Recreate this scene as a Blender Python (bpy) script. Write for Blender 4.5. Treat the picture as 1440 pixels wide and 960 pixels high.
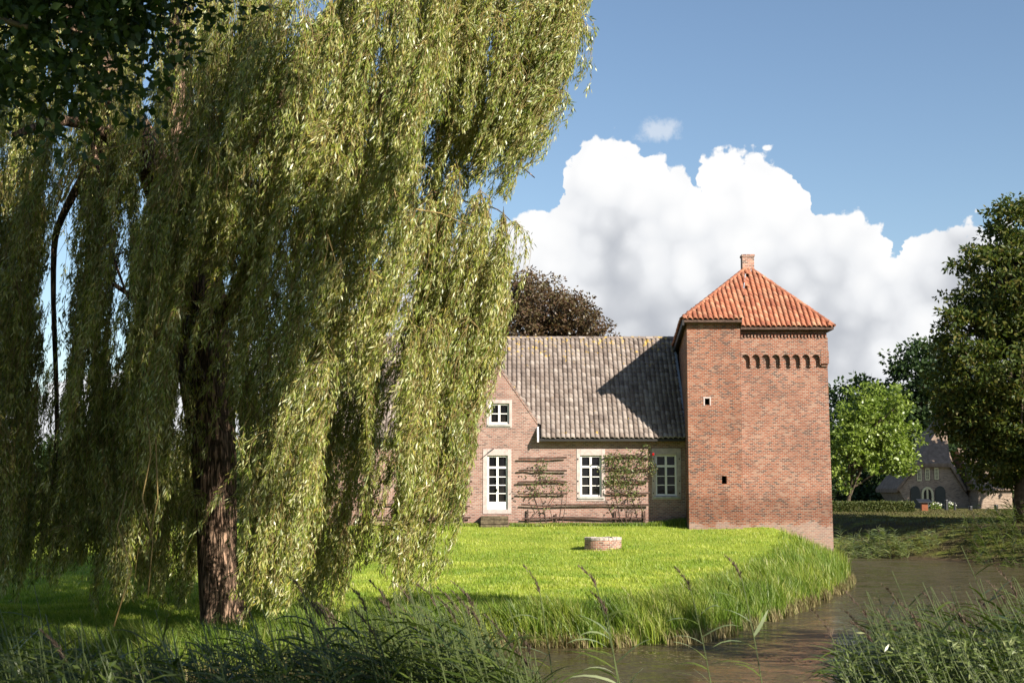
import bpy, bmesh, math, random
import numpy as np
from mathutils import Vector
random.seed(7); RNG = np.random.default_rng(11)
R = math.radians
scene = bpy.context.scene
col = scene.collection
for o in list(bpy.data.objects): bpy.data.objects.remove(o)

# ------------------------------------------------------------------ camera
EYE = 1.5; PITCH = math.atan(208/2000)
cam_d = bpy.data.cameras.new('camera'); cam = bpy.data.objects.new('camera', cam_d); col.objects.link(cam)
cam.location = (0, 0, EYE); cam.rotation_euler = (math.pi/2 + PITCH, 0, 0)
cam_d.lens = 50; cam_d.sensor_width = 36; cam_d.clip_start = 0.1; cam_d.clip_end = 5000
cam_d.dof.use_dof = True; cam_d.dof.focus_distance = 50; cam_d.dof.aperture_fstop = 5.6
scene.camera = cam
scene.render.resolution_x = 1024; scene.render.resolution_y = 682

def at(px, py, D):
    """point at depth D seen at photo pixel px, py"""
    cx = (px-720)/2000; cy = (480-py)/2000
    cp, sp = math.cos(PITCH), math.sin(PITCH)
    d = Vector((cx, cp - cy*sp, sp + cy*cp)); s = D/d.y
    return Vector((d.x*s, D, EYE + d.z*s))
def onz(px, py, z):
    a = at(px, py, 1.0) - Vector((0, 0, EYE)); s = (z-EYE)/a.z
    return Vector((a.x*s, a.y*s, z))
def azel(px, py):
    d = (at(px, py, 1) - Vector((0, 0, EYE))).normalized()
    return math.atan2(d.x, d.y), math.asin(d.z)

# ------------------------------------------------------------------ light
SUN = Vector((0.58, -0.66, 0.49)).normalized()
SUN_EL = math.asin(SUN.z); SUN_AZ = math.atan2(SUN.x, SUN.y)
sd_ = bpy.data.lights.new('sun', 'SUN'); sd_.energy = 5.0; sd_.angle = R(0.53); sd_.color = (1, 0.93, 0.80)
sun = bpy.data.objects.new('sun', sd_); col.objects.link(sun)
sun.rotation_euler = SUN.to_track_quat('Z', 'Y').to_euler()
scene.view_settings.view_transform = 'Standard'; scene.view_settings.look = 'None'
scene.cycles.max_bounces = 5; scene.cycles.diffuse_bounces = 1; scene.cycles.glossy_bounces = 2; scene.cycles.transmission_bounces = 2
scene.view_settings.exposure = 1.1; scene.view_settings.gamma = 1; scene.view_settings.use_curve_mapping = False

class NT:
    def __init__(s, tree): s.t = tree; s.n = tree.nodes; s.l = tree.links
    def new(s, typ, ins=None, **kw):
        n = s.n.new(typ)
        for k, v in kw.items(): setattr(n, k, v)
        if ins:
            for k, v in ins.items(): s.set(n, k, v)
        return n
    def set(s, n, k, v):
        if hasattr(v, 'is_output'): s.l.new(v, n.inputs[k])
        else: n.inputs[k].default_value = v
    def math(s, op, a, b=None, c=None, clamp=False):
        n = s.n.new('ShaderNodeMath'); n.operation = op; n.use_clamp = clamp
        s.set(n, 0, a)
        if b is not None: s.set(n, 1, b)
        if c is not None: s.set(n, 2, c)
        return n.outputs[0]
    def noise(s, vec, scale, detail=3, rough=0.5, dist=0):
        n = s.new('ShaderNodeTexNoise', {'Scale': scale, 'Detail': detail, 'Roughness': rough, 'Distortion': dist})
        if vec is not None: s.l.new(vec, n.inputs['Vector'])
        return n
    def ramp(s, fac, stops, interp='LINEAR'):
        n = s.n.new('ShaderNodeValToRGB'); n.color_ramp.interpolation = interp
        e = n.color_ramp.elements
        while len(e) < len(stops): e.new(0.5)
        for i, (p, c) in enumerate(stops):
            e[i].position = p; e[i].color = tuple(c) + (1,) if len(c) == 3 else c
        s.set(n, 0, fac); return n.outputs[0]
    def mix(s, fac, a, b, blend='MIX'):
        n = s.n.new('ShaderNodeMix'); n.data_type = 'RGBA'; n.blend_type = blend
        s.set(n, 0, fac)
        for k, v in ((6, a), (7, b)):
            if hasattr(v, 'is_output'): s.l.new(v, n.inputs[k])
            else: n.inputs[k].default_value = tuple(v) + (1,) if len(v) == 3 else v
        return n.outputs[2]
    def smooth(s, v, lo, hi, tolo=0.0, tohi=1.0):
        n = s.n.new('ShaderNodeMapRange'); n.interpolation_type = 'SMOOTHSTEP'
        s.set(n, 0, v); s.set(n, 1, lo); s.set(n, 2, hi); s.set(n, 3, tolo); s.set(n, 4, tohi)
        return n.outputs[0]

world = bpy.data.worlds.new('World'); scene.world = world; world.use_nodes = True
w = NT(world.node_tree); w.n.clear()
sky = w.new('ShaderNodeTexSky'); sky.sky_type = 'NISHITA'; sky.sun_disc = False
sky.sun_elevation = SUN_EL; sky.sun_rotation = SUN_AZ; sky.air_density = 1.0; sky.dust_density = 0.3; sky.ozone_density = 2.0
bg = w.new('ShaderNodeBackground', {'Color': sky.outputs[0], 'Strength': 0.064})
tc = w.new('ShaderNodeTexCoord').outputs['Generated']
sep = w.new('ShaderNodeSeparateXYZ', {0: tc})
az = w.math('ARCTAN2', sep.outputs[0], sep.outputs[1])
el = w.math('ARCSINE', sep.outputs[2])
A0, A1 = -0.5, 0.6
outline = [(-400,560),(100,520),(380,470),(520,400),(600,330),(660,300),(700,289),(735,285),(765,284),(790,266),(796,240),(812,212),(828,185),(850,172),(876,171),(896,186),(915,203),(935,210),(962,222),(980,240),(986,224),(1000,206),(1040,200),(1082,206),(1118,218),(1140,236),(1150,262),(1172,273),(1205,283),(1235,300),(1254,320),(1262,348),(1274,346),(1280,322),(1312,305),(1350,300),(1400,298),(1440,330),(1600,420),(2100,480)]
vA = w.noise(tc, 7.0, 3, 0.5)
warp = w.math('MULTIPLY_ADD', vA.outputs[0], 0.012, -0.006)
def nse(scale, det, chan):
    nn_ = w.noise(tc, scale, det, 0.55); sp_ = w.new('ShaderNodeSeparateColor', {0: nn_.outputs['Color']}); return w.math('SUBTRACT', sp_.outputs[chan], 0.5)
warp2 = w.math('ADD', w.math('MULTIPLY', nse(26, 2, 0), 0.050), w.math('MULTIPLY', nse(75, 4, 0), 0.026))
elw = w.math('ADD', el, w.math('ADD', w.math('MULTIPLY', nse(26, 2, 1), 0.040), w.math('MULTIPLY', nse(75, 4, 1), 0.026)))
azw = w.math('ADD', w.math('ADD', az, warp), warp2)
azn = w.math('DIVIDE', w.math('SUBTRACT', azw, A0), A1-A0, clamp=True)
fc = w.new('ShaderNodeFloatCurve'); w.l.new(azn, fc.inputs['Value'])
cv = fc.mapping.curves[0]
pts = []
for px, py in outline:
    a, e = azel(px, py); pts.append(((a-A0)/(A1-A0), e/0.5))
pts = [(0.0, 0.05)] + [p for p in pts if 0 < p[0] < 1] + [(1.0, 0.1)]
while len(cv.points) < len(pts): cv.points.new(0.5, 0.5)
for i, p in enumerate(pts):
    cv.points[i].location = p; cv.points[i].handle_type = 'AUTO_CLAMPED'
fc.mapping.update()
top = w.math('MULTIPLY', fc.outputs[0], 0.5)
def billow(scale, off=0.0):
    m = w.new('ShaderNodeMapping', {'Location': (off, off*1.7, off*.3)}); w.l.new(tcw, m.inputs[0])
    v = w.new('ShaderNodeTexVoronoi', {'Scale': scale, 'Smoothness': 0.35}, feature='SMOOTH_F1'); w.l.new(m.outputs[0], v.inputs['Vector'])
    return w.math('SUBTRACT', 0.55, v.outputs['Distance'])
nz = w.noise(tc, 40, 4, 0.55)
vadd = w.new('ShaderNodeVectorMath', {0: nz.outputs['Color']}, operation='SCALE'); vadd.inputs['Scale'].default_value = 0.012
vad2 = w.new('ShaderNodeVectorMath', {0: tc, 1: vadd.outputs[0]}, operation='ADD'); tcw = vad2.outputs[0]
b1, b2, b3 = billow(26), billow(60, .3), billow(140, .7)
fine = w.noise(tcw, 260, 4, 0.6).outputs[0]
bump = w.math('ADD', w.math('ADD', w.math('MULTIPLY', b1, 0.010), w.math('MULTIPLY', b2, 0.012)), w.math('ADD', w.math('MULTIPLY', b3, 0.005), w.math('MULTIPLY', fine, 0.002)))
depth = w.math('ADD', w.math('SUBTRACT', top, elw), w.math('SUBTRACT', bump, 0.008))
mask = w.smooth(depth, -0.0008, 0.0030)
# thin wisp
wa, we = azel(926, 183)
wx = w.math('DIVIDE', w.math('SUBTRACT', az, wa), 0.016); wy = w.math('DIVIDE', w.math('SUBTRACT', el, we), 0.0075)
wr = w.math('SQRT', w.math('ADD', w.math('MULTIPLY', wx, wx), w.math('MULTIPLY', wy, wy)))
wn = w.noise(tcw, 90, 5, 0.65).outputs[0]
wisp = w.math('MULTIPLY', w.smooth(w.math('ADD', wr, w.math('MULTIPLY_ADD', wn, -2.2, 1.1)), 0.3, 1.3, 1, 0), 0.45)
mask = w.math('MAXIMUM', mask, wisp)
# internal shading of the cloud mass: white tops, pale grey base
lowf = w.noise(tcw, 9, 3, 0.5).outputs[0]
billsh = w.math('ADD', w.math('MULTIPLY', b1, 0.55), w.math('MULTIPLY', b2, 0.30))
lowel = w.smooth(el, 0.10, 0.22, 0.42, 0.0)
g = w.math('ADD', w.math('ADD', w.math('MULTIPLY', depth, 2.0), lowel), w.math('MULTIPLY_ADD', lowf, 0.85, -0.42))
g = w.math('SUBTRACT', g, w.math('MULTIPLY', billsh, 1.25))
ccol = w.ramp(w.smooth(g, -0.1, 0.95), [(0, (1.0, 1.0, 1.0)), (0.45, (0.86, 0.875, 0.90)), (1, (0.50, 0.525, 0.575))])
bgc = w.new('ShaderNodeBackground', {'Color': ccol, 'Strength': 0.475})
ms = w.new('ShaderNodeMixShader', {0: mask, 1: bg.outputs[0], 2: bgc.outputs[0]})
w.new('ShaderNodeOutputWorld', {0: ms.outputs[0]})

# ------------------------------------------------------------------ object helpers
def tag(o, label=None, cat=None, group=None, kind=None):
    if label: o['label'] = label
    if cat: o['category'] = cat
    if group: o['group'] = group
    if kind: o['kind'] = kind
    return o
def thing(name, label, cat, loc, group=None):
    o = bpy.data.objects.new(name, None); col.objects.link(o); o.location = loc; o.empty_display_size = 0.2
    return tag(o, label, cat, group)
def root_loc(o):
    while o.parent: o = o.parent
    return Vector(o.location)
def np_mesh(name, V, F, mat, parent=None, smooth=False, uv=False, label=None):
    """V (N,3), F list of quads array (M,4) or (M,3); one object, world coordinates"""
    V = np.asarray(V, dtype=np.float32).reshape(-1, 3)
    F = np.asarray(F, dtype=np.int32)
    if parent is not None: V = V - np.array(root_loc(parent), dtype=np.float32)
    me = bpy.data.meshes.new(name); k = F.shape[1]; m = F.shape[0]
    me.vertices.add(len(V)); me.vertices.foreach_set('co', V.ravel())
    me.loops.add(m*k); me.loops.foreach_set('vertex_index', F.ravel())
    me.polygons.add(m); me.polygons.foreach_set('loop_start', np.arange(m, dtype=np.int32)*k)
    if smooth: me.polygons.foreach_set('use_smooth', np.ones(m, dtype=bool))
    me.update(calc_edges=True); me.materials.append(mat)
    o = bpy.data.objects.new(name, me); col.objects.link(o); o.parent = parent
    if label: o['label'] = label
    return o
class MB:
    def __init__(s): s.v = []; s.f = []
    def poly(s, pts, faces):
        b = len(s.v); s.v += [tuple(p) for p in pts]; s.f += [tuple(i+b for i in f) for f in faces]
    def box(s, x0, x1, y0, y1, z0, z1):
        s.poly([(x0,y0,z0),(x1,y0,z0),(x1,y1,z0),(x0,y1,z0),(x0,y0,z1),(x1,y0,z1),(x1,y1,z1),(x0,y1,z1)],
               [(0,3,2,1),(4,5,6,7),(0,1,5,4),(1,2,6,5),(2,3,7,6),(3,0,4,7)])
    def prism(s, xz, y0, y1):
        n = len(xz)
        s.poly([(x, y0, z) for x, z in xz] + [(x, y1, z) for x, z in xz],
               [tuple(range(n)), tuple(range(2*n-1, n-1, -1))] + [((i+1) % n, i, i+n, (i+1) % n + n) for i in range(n)])
    def hull8(s, a, b):   # a, b: four-point loops (bottom, top)
        s.poly(list(a)+list(b), [(3,2,1,0),(4,5,6,7)] + [(i, (i+1) % 4, (i+1) % 4+4, i+4) for i in range(4)])
    def tube(s, path, rad, n=8, cap=True, wob=0, seed=0):
        rr = random.Random(seed); path = [Vector(p) for p in path]; b = len(s.v); m = len(path)
        if not hasattr(rad, '__len__'): rad = [rad]*m
        ref = Vector((0.3, 1, 0.1)).normalized()
        for i, p in enumerate(path):
            d = (path[min(i+1, m-1)] - path[max(i-1, 0)]).normalized()
            u = d.cross(ref)
            if u.length < 1e-3: u = d.cross(Vector((1, 0, 0)))
            u.normalize(); v = d.cross(u)
            for k in range(n):
                t = 2*math.pi*k/n; r = rad[i]*(1+wob*(rr.random()-.5)+wob*.8*math.sin(3*t+i*.25)+wob*.5*math.sin(5*t+1+i*.15))
                s.v.append(tuple(p + u*r*math.cos(t) + v*r*math.sin(t)))
        for i in range(m-1):
            for k in range(n):
                a = b+i*n+k; c = b+i*n+(k+1) % n
                s.f.append((a, c, c+n, a+n))
        if cap:
            s.f.append(tuple(b+k for k in range(n-1, -1, -1))); s.f.append(tuple(b+(m-1)*n+k for k in range(n)))
    def build(s, name, mat, parent=None, smooth=False, bevel=0, label=None):
        me = bpy.data.meshes.new(name)
        off = root_loc(parent) if parent is not None else Vector((0, 0, 0))
        me.from_pydata([(p[0]-off.x, p[1]-off.y, p[2]-off.z) for p in s.v], [], s.f)
        me.materials.append(mat)
        bm = bmesh.new(); bm.from_mesh(me)
        bmesh.ops.recalc_face_normals(bm, faces=bm.faces)
        if bevel: bmesh.ops.bevel(bm, geom=list(bm.edges), offset=bevel, segments=1, affect='EDGES', clamp_overlap=True)
        uvl = bm.loops.layers.uv.new('uv')
        for f in bm.faces:
            nx, ny, nz_ = abs(f.normal.x), abs(f.normal.y), abs(f.normal.z)
            for l in f.loops:
                c = l.vert.co + off
                if ny >= nx and ny >= nz_*0.5: l[uvl].uv = (c.x, c.z)
                elif nx >= nz_*0.5: l[uvl].uv = (c.y, c.z)
                else: l[uvl].uv = (c.x, c.y)
            if smooth: f.smooth = True
        bm.to_mesh(me); bm.free()
        o = bpy.data.objects.new(name, me); col.objects.link(o); o.parent = parent
        if label: o['label'] = label
        return o

# ------------------------------------------------------------------ materials
def mat(name): 
    m = bpy.data.materials.new(name); m.use_nodes = True; t = NT(m.node_tree); t.n.clear(); return m, t
def finish(t, shader, disp=None):
    o = t.new('ShaderNodeOutputMaterial', {0: shader})
def bsdf(t, color, rough=0.6, spec=0.5, normal=None, **kw):
    b = t.new('ShaderNodeBsdfPrincipled'); 
    t.set(b, 'Base Color', color if hasattr(color, 'is_output') else tuple(color)+(1,))
    t.set(b, 'Roughness', rough); b.inputs['Specular IOR Level'].default_value = spec
    if normal is not None: t.l.new(normal, b.inputs['Normal'])
    for k, v in kw.items(): t.set(b, k, v)
    return b.outputs[0]
def bumpn(t, h, strength=0.4, dist=0.02):
    return t.new('ShaderNodeBump', {'Height': h, 'Strength': strength, 'Distance': dist}).outputs[0]
def geo(t): return t.new('ShaderNodeNewGeometry')

def leaf_mat(name, cols, trans=0.35, rough=0.45, spec=0.4, tcol=None, patch=False):
    m, t = mat(name); g_ = geo(t)
    c = t.ramp(g_.outputs['Random Per Island'], [(i/(len(cols)-1), c) for i, c in enumerate(cols)])
    big = t.noise(g_.outputs['Position'], 0.9, 2).outputs[0]
    c = t.mix(t.smooth(big, 0.35, 0.7), c, t.mix(1.0, c, (0.78, 0.86, 0.8), 'MULTIPLY'))
    if patch:
        pn = t.noise(g_.outputs['Position'], 0.45, 5, 0.65).outputs[0]; p2 = t.noise(g_.outputs['Position'], 2.2, 4, 0.6).outputs[0]
        c = t.mix(t.smooth(pn, 0.40, 0.60, 0, .9), c, t.mix(1.0, c, (0.58, 0.72, 0.55), 'MULTIPLY')); c = t.mix(t.smooth(p2, 0.55, 0.72, 0, .6), c, t.mix(1.0, c, (1.15, 1.0, 1.6), 'MULTIPLY'))
    p = bsdf(t, c, rough, spec)
    tc_ = t.mix(1.0, c, tcol or (1.2, 1.35, 0.6), 'MULTIPLY')
    tr = t.new('ShaderNodeBsdfTranslucent', {0: tc_})
    finish(t, t.new('ShaderNodeMixShader', {0: trans, 1: p, 2: tr.outputs[0]}).outputs[0]); return m

def brick_mat(name, ramp, mortar, low_stain=None, bw=0.215, rh=0.068, noise_amt=0.35, mort=0.011):
    m, t = mat(name)
    uv = t.new('ShaderNodeUVMap', uv_map='uv').outputs[0]
    g_ = geo(t); pos = g_.outputs['Position']
    nw = t.noise(pos, 6, 2); 
    vs = t.new('ShaderNodeVectorMath', {0: nw.outputs['Color']}, operation='SCALE'); vs.inputs['Scale'].default_value = 0.02
    va = t.new('ShaderNodeVectorMath', {0: uv, 1: vs.outputs[0]}, operation='ADD').outputs[0]
    br = t.new('ShaderNodeTexBrick', {'Color1': (0,0,0,1), 'Color2': (1,1,1,1), 'Mortar': (0,0,0,1), 'Scale': 1.0, 'Mortar Size': mort,
            'Mortar Smooth': 0.15, 'Bias': 0.0, 'Brick Width': bw, 'Row Height': rh}, offset=0.5)
    t.l.new(va, br.inputs['Vector'])
    tint = t.math('ADD', t.math('MULTIPLY', br.outputs['Color'], 0.95), t.math('MULTIPLY_ADD', t.noise(pos, 2.6, 5, 0.7).outputs[0], 1.0, -0.47))
    c = t.ramp(tint, ramp)
    n1 = t.noise(pos, 0.7, 4, 0.6).outputs[0]; n2 = t.noise(pos, 7, 3, 0.6).outputs[0]
    c = t.mix(t.smooth(n1, 0.35, 0.7, 0, noise_amt), c, t.mix(1.0, c, (0.62, 0.60, 0.62), 'MULTIPLY'))
    c = t.mix(t.smooth(n2, 0.5, 0.8, 0, 0.5), c, t.mix(1.0, c, (1.25, 1.25, 1.3), 'MULTIPLY'))
    mc = t.mix(t.smooth(n1, 0.4, 0.6), mortar, tuple(x*0.8 for x in mortar))
    c = t.mix(br.outputs['Fac'], c, mc)
    sx = t.new('ShaderNodeSeparateXYZ', {0: pos})
    zz = t.math('ADD', sx.outputs[2], t.math('MULTIPLY_ADD', t.noise(pos, 1.3, 4, 0.6).outputs[0], 1.2, -0.6))
    if low_stain == 'tower':
        band = t.math('MULTIPLY', t.smooth(zz, 0.05, 0.4), t.smooth(zz, 0.9, 1.5, 1, 0))
        c = t.mix(t.math('MULTIPLY', band, 0.5), c, t.mix(1.0, c, (0.42, 0.36, 0.34), 'MULTIPLY'))
        patch = t.smooth(t.math('ADD', t.smooth(zz, 0.0, 0.35, 0.45, 0), t.math('MULTIPLY', n2, t.smooth(zz, 0.0, 0.35, 0.7, 0))), 0.45, 0.75)
        c = t.mix(t.math('MULTIPLY', patch, 0.5), c, (0.28, 0.22, 0.19))
    elif low_stain == 'house':
        low = t.smooth(zz, 0.0, 0.9, 0.55, 0)
        c = t.mix(low, c, t.mix(1.0, c, (0.8, 0.74, 0.70), 'MULTIPLY'))
    h = t.math('SUBTRACT', t.math('MULTIPLY', n2, 0.4), br.outputs['Fac'])
    finish(t, bsdf(t, c, 0.9, 0.15, bumpn(t, h, 0.5, 0.012))); return m

def simple(name, color, rough=0.7, spec=0.3, nscale=8, namt=0.25, bump=0.0, bscale=40, metallic=0, c2=None):
    m, t = mat(name); pos = geo(t).outputs['Position']
    n = t.noise(pos, nscale, 4, 0.6).outputs[0]
    c = t.mix(t.smooth(n, 0.3, 0.7), color, c2 or tuple(x*(1-namt*1.6) for x in color))
    nb = t.noise(pos, bscale, 4, 0.6).outputs[0]
    finish(t, bsdf(t, c, rough, spec, bumpn(t, nb, bump, 0.02) if bump else None, Metallic=metallic)); return m

M = {}
M['brick_tower'] = brick_mat('brick_tower', [(0, (0.076, 0.038, 0.034)), (0.2, (0.137, 0.052, 0.034)), (0.42, (0.209, 0.062, 0.032)), (0.75, (0.266, 0.084, 0.042)), (1, (0.289, 0.152, 0.103))], (0.281, 0.220, 0.175), 'tower', bw=.175, noise_amt=.55)
M['brick_main'] = brick_mat('brick_main', [(0, (0.086, 0.047, 0.039)), (0.2, (0.156, 0.062, 0.043)), (0.42, (0.226, 0.074, 0.042)), (0.75, (0.281, 0.098, 0.055)), (1, (0.304, 0.172, 0.121))], (0.312, 0.250, 0.203), 'tower', bw=.175, noise_amt=.5)
M['brick_house'] = brick_mat('brick_house', [(0, (0.138, 0.083, 0.074)), (0.2, (0.230, 0.120, 0.097)), (0.6, (0.304, 0.152, 0.120)), (1, (0.359, 0.221, 0.179))], (0.368, 0.308, 0.267), 'house', bw=.18)
M['brick_far'] = brick_mat('brick_far', [(0, (0.18,0.12,0.09)), (0.5, (0.32,0.22,0.16)), (1, (0.40,0.29,0.22))], (0.34, 0.29, 0.23))
M['brick_well'] = brick_mat('brick_well', [(0, (0.12,0.06,0.05)), (0.4, (0.33,0.14,0.10)), (1, (0.48,0.24,0.17))], (0.42, 0.36, 0.30), bw=0.17)
M['cap'] = simple('capstone', (0.55,0.47,0.42), 0.85, 0.2, 14, 0.3, 0.4)
M['stone'] = simple('window_stone', (0.50,0.41,0.385), 0.85, 0.2, 5, 0.16, 0.3)
M['sill'] = simple('sill_stone', (0.40,0.39,0.36), 0.85, 0.2, 5, 0.2, 0.3)
M['paint'] = simple('white_paint', (0.80,0.75,0.72), 0.4, 0.4, 4, 0.04)
M['cream'] = simple('cream_paint', (0.62,0.55,0.34), 0.5, 0.4, 4, 0.05)
M['shutter'] = simple('shutter_paint', (0.015,0.02,0.018), 0.4, 0.4, 4, 0.1)
M['wood'] = simple('weathered_wood', (0.11,0.07,0.055), 0.85, 0.2, 9, 0.3, 0.5)
M['fascia'] = simple('dark_fascia', (0.025,0.022,0.022), 0.6, 0.3, 4, 0.1)
M['lead'] = simple('lead_flashing', (0.35,0.38,0.42), 0.5, 0.5, 4, 0.15)
M['rust'] = simple('rusty_iron', (0.22,0.065,0.025), 0.7, 0.3, 10, 0.2, 0.2)
M['dark'] = simple('dark_iron', (0.02,0.02,0.022), 0.5, 0.4)
M['soil'] = simple('mossy_step', (0.17,0.135,0.085), 0.95, 0.1, 9, 0.4, 0.7)
M['petal'] = simple('red_petal', (0.55,0.01,0.015), 0.5, 0.3)
M['petal_pale'] = simple('pale_petal', (0.75,0.72,0.68), 0.6, 0.3)
m, t = mat('window_glass')
pos = geo(t).outputs['Position']; nn = t.noise(pos, 1.6, 2).outputs[0]
finish(t, bsdf(t, t.mix(t.smooth(nn, 0.4, 0.7), (0.008,0.008,0.01), (0.02,0.018,0.016)), 0.05, 0.22, bumpn(t, t.noise(pos, 3, 1).outputs[0], 0.06, 0.05))); M['glass'] = m
m, t = mat('void'); finish(t, bsdf(t, (0.006,0.005,0.005), 1.0, 0)); M['void'] = m

def tile_mat(name, cols, lichen=None, dirt=(0.5,0.45,0.45)):
    m, t = mat(name); g_ = geo(t); pos = g_.outputs['Position']; rnd = g_.outputs['Random Per Island']
    c = t.ramp(rnd, [(i/(len(cols)-1), c) for i, c in enumerate(cols)])
    n = t.noise(pos, 1.1, 4, 0.6).outputs[0]; n2 = t.noise(pos, 22, 3, 0.7).outputs[0]
    c = t.mix(t.smooth(n, 0.4, 0.7, 0, 0.5), c, t.mix(1.0, c, dirt, 'MULTIPLY'))
    c = t.mix(t.smooth(n2, 0.5, 0.75, 0, 0.45), c, t.mix(1.0, c, (0.5,0.5,0.52), 'MULTIPLY'))
    if lichen:
        sx = t.new('ShaderNodeSeparateXYZ', {0: pos}).outputs[2]
        hi = t.smooth(sx, 6.6, 8.2, 0, 0.10)
        ln = t.math('ADD', t.noise(pos, 4.5, 3, 0.6).outputs[0], hi)
        c = t.mix(t.smooth(ln, 0.69, 0.74, 0, 0.8), c, lichen)
    finish(t, bsdf(t, c, 0.75, 0.3, bumpn(t, n2, 0.25, 0.01))); return m
M['tile_grey'] = tile_mat('grey_pantile', [(0.17,0.13,0.11), (0.24,0.195,0.17), (0.135,0.105,0.09), (0.31,0.26,0.23), (0.205,0.165,0.145)], (0.50,0.33,0.06))
M['tile_red'] = tile_mat('orange_pantile', [(0.334, 0.114, 0.062), (0.405, 0.158, 0.088), (0.255, 0.084, 0.048), (0.440, 0.220, 0.132), (0.308, 0.106, 0.057)])
M['thatch'] = simple('thatch', (0.26,0.19,0.145), 0.95, 0.1, 3, 0.25, 0.6, 30)

m, t = mat('bark'); g_ = geo(t); pos = g_.outputs['Position']
mp = t.new('ShaderNodeMapping', {'Scale': (8, 8, 1.0)}); t.l.new(pos, mp.inputs[0])
v = t.new('ShaderNodeTexVoronoi', {'Scale': 1.6}, feature='DISTANCE_TO_EDGE')
nz1 = t.noise(mp.outputs[0], 1.3, 4, 0.6); vs = t.new('ShaderNodeVectorMath', {0: mp.outputs[0], 1: nz1.outputs['Color']}, operation='ADD')
t.l.new(vs.outputs[0], v.inputs['Vector'])
hh = t.smooth(v.outputs['Distance'], 0.0, 0.28)
c = t.mix(hh, (0.05,0.032,0.022), (0.36,0.23,0.16)); c = t.mix(t.smooth(t.noise(pos, 9, 4, 0.6).outputs[0], 0.4, 0.7, 0, 0.5), c, (0.15,0.115,0.08))
finish(t, bsdf(t, c, 0.95, 0.1, bumpn(t, hh, 1.0, 0.06))); M['bark'] = m
M['bark_plain'] = simple('bark_plain', (0.11,0.085,0.06), 0.95, 0.1, 6, 0.3, 0.6, 30)
M['willow_leaf'] = leaf_mat('willow_leaf', [(0.07,0.10,0.014), (0.17,0.21,0.028), (0.33,0.35,0.065), (0.50,0.49,0.27), (0.38,0.31,0.05)], 0.30, 0.36, 0.5, (1.3,1.25,0.35))
M['willow_twig'] = simple('willow_twig', (0.34,0.24,0.09), 0.6, 0.3, 3, 0.3)
M['maple_leaf'] = leaf_mat('maple_leaf', [(0.12,0.17,0.025), (0.20,0.26,0.04), (0.30,0.35,0.09)], 0.35, 0.4, 0.5)
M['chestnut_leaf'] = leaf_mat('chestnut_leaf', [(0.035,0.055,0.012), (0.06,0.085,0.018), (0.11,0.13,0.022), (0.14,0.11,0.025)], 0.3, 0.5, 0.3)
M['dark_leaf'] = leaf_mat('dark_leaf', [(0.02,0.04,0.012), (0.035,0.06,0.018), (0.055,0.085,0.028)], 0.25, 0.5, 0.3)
M['beech_leaf'] = leaf_mat('beech_leaf', [(0.07,0.04,0.022), (0.12,0.07,0.04), (0.10,0.085,0.03), (0.15,0.09,0.06)], 0.25, 0.4, 0.4, (1.3,0.9,0.6))
M['hedge_leaf'] = leaf_mat('hedge_leaf', [(0.05,0.07,0.018), (0.09,0.11,0.03), (0.13,0.12,0.04)], 0.25, 0.5, 0.3)
M['rose_leaf'] = leaf_mat('rose_leaf', [(0.07,0.11,0.03), (0.13,0.17,0.05), (0.20,0.20,0.08), (0.22,0.15,0.08)], 0.3, 0.45, 0.4)
M['grass'] = leaf_mat('grass_blade', [(0.24,0.31,0.035), (0.36,0.42,0.05), (0.45,0.50,0.08), (0.52,0.50,0.17)], 0.42, 0.5, 0.3, (1.15,1.2,0.5), True)
M['sedge'] = leaf_mat('sedge_blade', [(0.11,0.17,0.02), (0.19,0.26,0.03), (0.28,0.33,0.045), (0.36,0.33,0.12)], 0.40, 0.45, 0.4, (1.15,1.2,0.5), True)
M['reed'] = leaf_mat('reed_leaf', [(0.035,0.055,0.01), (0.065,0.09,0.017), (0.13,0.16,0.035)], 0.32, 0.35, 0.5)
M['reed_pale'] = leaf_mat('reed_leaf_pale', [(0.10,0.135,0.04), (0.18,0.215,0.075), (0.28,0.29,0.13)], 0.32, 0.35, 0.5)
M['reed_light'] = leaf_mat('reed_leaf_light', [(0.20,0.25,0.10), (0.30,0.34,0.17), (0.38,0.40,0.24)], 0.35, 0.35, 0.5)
M['reed_stem'] = simple('reed_stem', (0.09,0.115,0.035), 0.5, 0.4, 3, 0.3)
M['plume'] = leaf_mat('reed_plume', [(0.07,0.045,0.035), (0.12,0.08,0.06), (0.17,0.12,0.09)], 0.2, 0.7, 0.2, (1.1,1.0,0.8))
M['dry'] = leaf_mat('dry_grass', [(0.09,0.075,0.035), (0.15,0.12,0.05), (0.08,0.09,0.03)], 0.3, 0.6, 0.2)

M['straw'] = leaf_mat('straw', [(0.10,0.075,0.035), (0.22,0.17,0.08), (0.34,0.28,0.15), (0.14,0.16,0.04)], 0.25, 0.7, 0.2, (1.1,1.0,0.7))

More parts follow.
